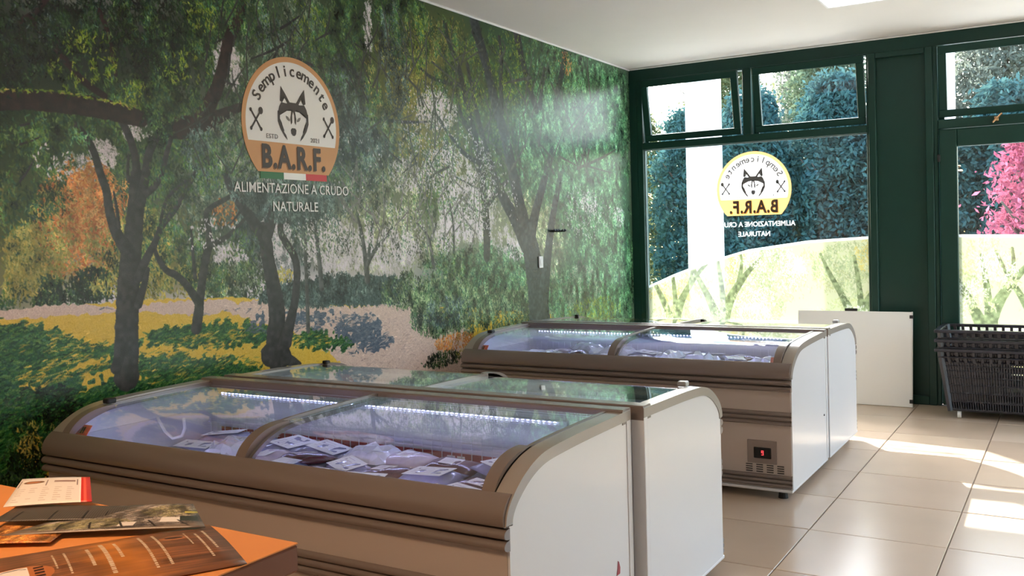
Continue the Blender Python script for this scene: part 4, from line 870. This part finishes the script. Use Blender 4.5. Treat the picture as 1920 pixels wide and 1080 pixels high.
# wall: reader's right is +Y, the reader looks along -X
logo('round_sign', 'round tan and white sticker sign with a dog head on the park mural', .362, Matrix(((0, -1, 0, .003), (1, 0, 0, -4.408), (0, 0, 1, 2.047), (0, 0, 0, 1))), LOGO_M, 'cap')
WIN_M = {k: thin_mat('window_'+k, c, clear=cl, trans=.7) for k, c, cl in (('tan', (.70, .52, .30), .0), ('white', (.60, .60, .61), .0), ('dark', (.24, .23, .22), .0), ('soft', (.5, .5, .48), .0), ('shade', (.9, .7, .4), .0), ('fg', (.8, .85, .7), 0), ('fw', (.9, .9, .9), 0), ('fr', (.9, .6, .5), 0), ('cap', (.8, .8, .8), 0))}
logo('round_sign', 'round sticker sign with mirrored lettering stuck on the window glass', .33, Matrix(((-1, 0, 0, 1.14), (0, 1, 0, .0455), (0, 0, 1, 1.793), (0, 0, 0, 1))), WIN_M, 'cap', .92, flag=False)

# ------------------------------------------------------------------ small things on the walls and by the window
sp = tag(link('switch_plate', boxes([(.003, .014, -1.80, -1.74, 1.185, 1.275)], bev=.003), M['white']), 'small white switch plate on the mural near the window', 'switch'); link('rocker', boxes([(.014, .018, -1.788, -1.752, 1.205, 1.255)], bev=.002), M['lampframe'], sp)
hr = tag(link('hook_rail', boxes([(.003, .008, -1.60, -1.36, 1.464, 1.476)], bev=.002), M['black']), 'small black hook rail on the mural above the white switch', 'hooks')
for y in (-1.585, -1.545, -1.505, -1.45, -1.41):
    bm = bmesh.new(); tube(bm, [(.01, y, 1.47), (.03, y, 1.468), (.042, y, 1.478)], [.008, .009, .012], 8); link('hook', bm, M['black'], hr)
wbd = empty('white_board', (2.0, -.165, 0)); tag(wbd, 'plain white board standing on the floor against the green pillar', 'board'); wbd.rotation_euler = (math.radians(-6), 0, 0)
link('board', boxes([(-.455, .432, -.016, .006, 0, .752)], bev=.002), M['board'], wbd); link('edge_strip', boxes([(.432, .440, -.018, .008, 0, .754)]), M['lampframe'], wbd)
link('corner_clip', boxes([(.418, .442, -.02, .01, .70, .726)]), M['black'], wbd); link('corner_clip', boxes([(.418, .442, -.02, .01, .03, .06)]), M['black'], wbd)
bm = bmesh.new(); box(bm, -.05, .05, -.012, .004, .752, .775, bev=.006); hd = link('handle', bm, M['black'], wbd, loc=(-.03, 0, 0))
def basket(z, label, h, wheels=False):
    """tapered shopping basket with slotted sides"""
    t = empty('shopping_basket', (3.16, -.32, z)); tag(t, label, 'basket', 'nested black shopping baskets')
    tw, td, bw, bd = .475, .235, .415, .185
    def wall(nm, f, n):
        """lattice on a side; f(u, v) -> point, u along the side, v from bottom to top"""
        bm = bmesh.new()
        def bar(u0, v0, u1, v1, th):
            p, q = Vector(f(u0, v0)), Vector(f(u1, v1)); tube(bm, [p, q], th, 4)
        for k in range(n+1): bar(k/n, .03, k/n, .80, .0062)
        for v in (.03, .16, .30, .43, .55, .66, .74, .80): bar(0, v, 1, v, .0075)
        for k in range(int(n/3)+1): bar(k/int(n/3), .80, k/int(n/3), 1, .014)
        o = link(nm, bm, M['blackpl'], t); o['kind'] = 'stuff'
    W = lambda v: bw+(tw-bw)*v; D = lambda v: bd+(td-bd)*v
    wall('slotted_side', lambda u, v: ((2*u-1)*W(v), -D(v), v*h), 52); wall('slotted_side', lambda u, v: ((2*u-1)*W(v), D(v), v*h), 52)
    wall('slotted_end', lambda u, v: (-W(v), (2*u-1)*D(v), v*h), 12); wall('slotted_end', lambda u, v: (W(v), (2*u-1)*D(v), v*h), 12)
    rim = boxes([(-tw-.034, tw+.034, -td-.034, -td+.006, h-.016, h+.006), (-tw-.034, tw+.034, td-.006, td+.034, h-.016, h+.006), (-tw-.034, -tw+.006, -td, td, h-.016, h+.006), (tw-.006, tw+.034, -td, td, h-.016, h+.006),
                 (-tw-.012, tw+.012, -td-.016, -td+.003, h-.062, h-.050), (-tw-.012, tw+.012, td-.003, td+.016, h-.062, h-.050)], bev=.004)
    link('rim', rim, M['blackpl'], t); link('base', boxes([(-bw, bw, -bd, bd, 0, .012)], bev=.004), M['blackpl'], t)
    bm = bmesh.new()
    for sx in (-1, 1):
        for sy in (-1, 1): tube(bm, [(sx*bw, sy*bd, .0), (sx*tw, sy*td, h)], [.02, .022], 6)
    link('corner_post', bm, M['blackpl'], t)
    if wheels:
        for sx in (-1, 1):
            for sy in (-1, 1):
                b2 = bmesh.new(); tube(b2, [(sx*(bw-.06)-.012, sy*(bd-.02), -.027), (sx*(bw-.06)+.012, sy*(bd-.02), -.027)], .026, 12); link('wheel', b2, M['lampframe'], t)
    return t
basket(.056, 'bottom black shopping basket on wheels, its slotted sides fully showing', .46, True)
basket(.126, 'middle black shopping basket of the nested stack by the door', .46)
basket(.196, 'topmost black shopping basket of the nested stack by the door', .46)

# ------------------------------------------------------------------ wooden counter with leaflets
ct = empty('counter', (1.3, -7.35, 0)); tag(ct, 'counter with an orange brown wooden top and leaflets on it', 'counter')
bm = bmesh.new(); box(bm, -1.25, 1.21, -.36, .325, .945, .95); box(bm, -1.25, 1.209, -.36, .3245, .905, .9449); link('worktop', boxes([(-1.25, 1.209, -.36, .3245, .905, .9485)], bev=.004), M['counter_side'], ct); bm.free()
link('top_veneer', boxes([(-1.25, 1.208, -.36, .3235, .9485, .9505)]), M['counter'], ct)
link('counter_body', boxes([(-1.2, 1.12, -.33, .26, .0, .905)]), M['counter_side'], ct)
def leaflet(name, label, A, B, Cc, D, image, bend=.0, thick=.0012, group=None):
    """sheet through four corner points (A-B top edge, D-C bottom edge), gently curled"""
    A, B, Cc, D = map(Vector, (A, B, Cc, D)); n = 12; bm = bmesh.new(); uv = bm.loops.layers.uv.new('UVMap'); G = {}
    for i in range(n+1):
        for j in range(n+1):
            u, v = i/n, j/n; p = (A*(1-u)+B*u)*(1-v)+(D*(1-u)+Cc*u)*v; p.z += bend*math.sin(math.pi*u)*math.sin(math.pi*min(1, v*.8+.1)); G[i, j] = bm.verts.new(p)
    uvs = {G[i, j]: (i/n, 1-j/n) for i in range(n+1) for j in range(n+1)}
    for i in range(n):
        for j in range(n):
            f = bm.faces.new((G[i, j], G[i, j+1], G[i+1, j+1], G[i+1, j]))
            for lp in f.loops: lp[uv].uv = uvs[lp.vert]
    o = link(name, bm, image_mat(name+'_print', image, .35), None, True); md = o.modifiers.new('thickness', 'SOLIDIFY'); md.thickness = thick; md.offset = -1
    return tag(o, label, 'leaflet', group)
im1, im2, im3, im4, im5 = [make_image('leaflet_print', c) for c in paint_leaflets()]
Z0 = .952
leaflet('price_leaflet', 'white price leaflet with a red band lying furthest back on the counter', (1.80, -7.045, Z0+.026), (1.925, -6.985, Z0+.030), (2.06, -7.075, Z0+.022), (1.93, -7.16, Z0+.018), im1, .004, group=None)
leaflet('hatched_booklet', 'dark grey hatched booklet under the white price leaflet', (1.93, -7.13, Z0+.014), (2.16, -7.035, Z0+.014), (2.21, -7.08, Z0+.012), (1.98, -7.21, Z0+.012), im2, .003)
leaflet('magazine', 'magazine with a furry grey animal picture fanned between the booklets', (2.06, -7.06, Z0+.008), (2.235, -7.0, Z0+.020), (2.335, -7.06, Z0+.010), (2.06, -7.24, Z0+.008), im3, .004)
leaflet('orange_booklet', 'orange booklet peeking out behind the brown wood patterned leaflet', (2.00, -7.20, Z0+.006), (2.12, -7.16, Z0+.006), (2.16, -7.22, Z0+.006), (2.06, -7.28, Z0+.006), im4, .002)
leaflet('wood_print_leaflet', 'brown wood patterned leaflet with white text at the corner of the counter', (2.315, -7.035, Z0+.004), (2.512, -7.136, Z0+.001), (2.34, -7.43, Z0+.002), (2.14, -7.33, Z0+.004), im5, .012)
for o in SC.objects:
    if o.get('kind') == 'thing': del o['kind']
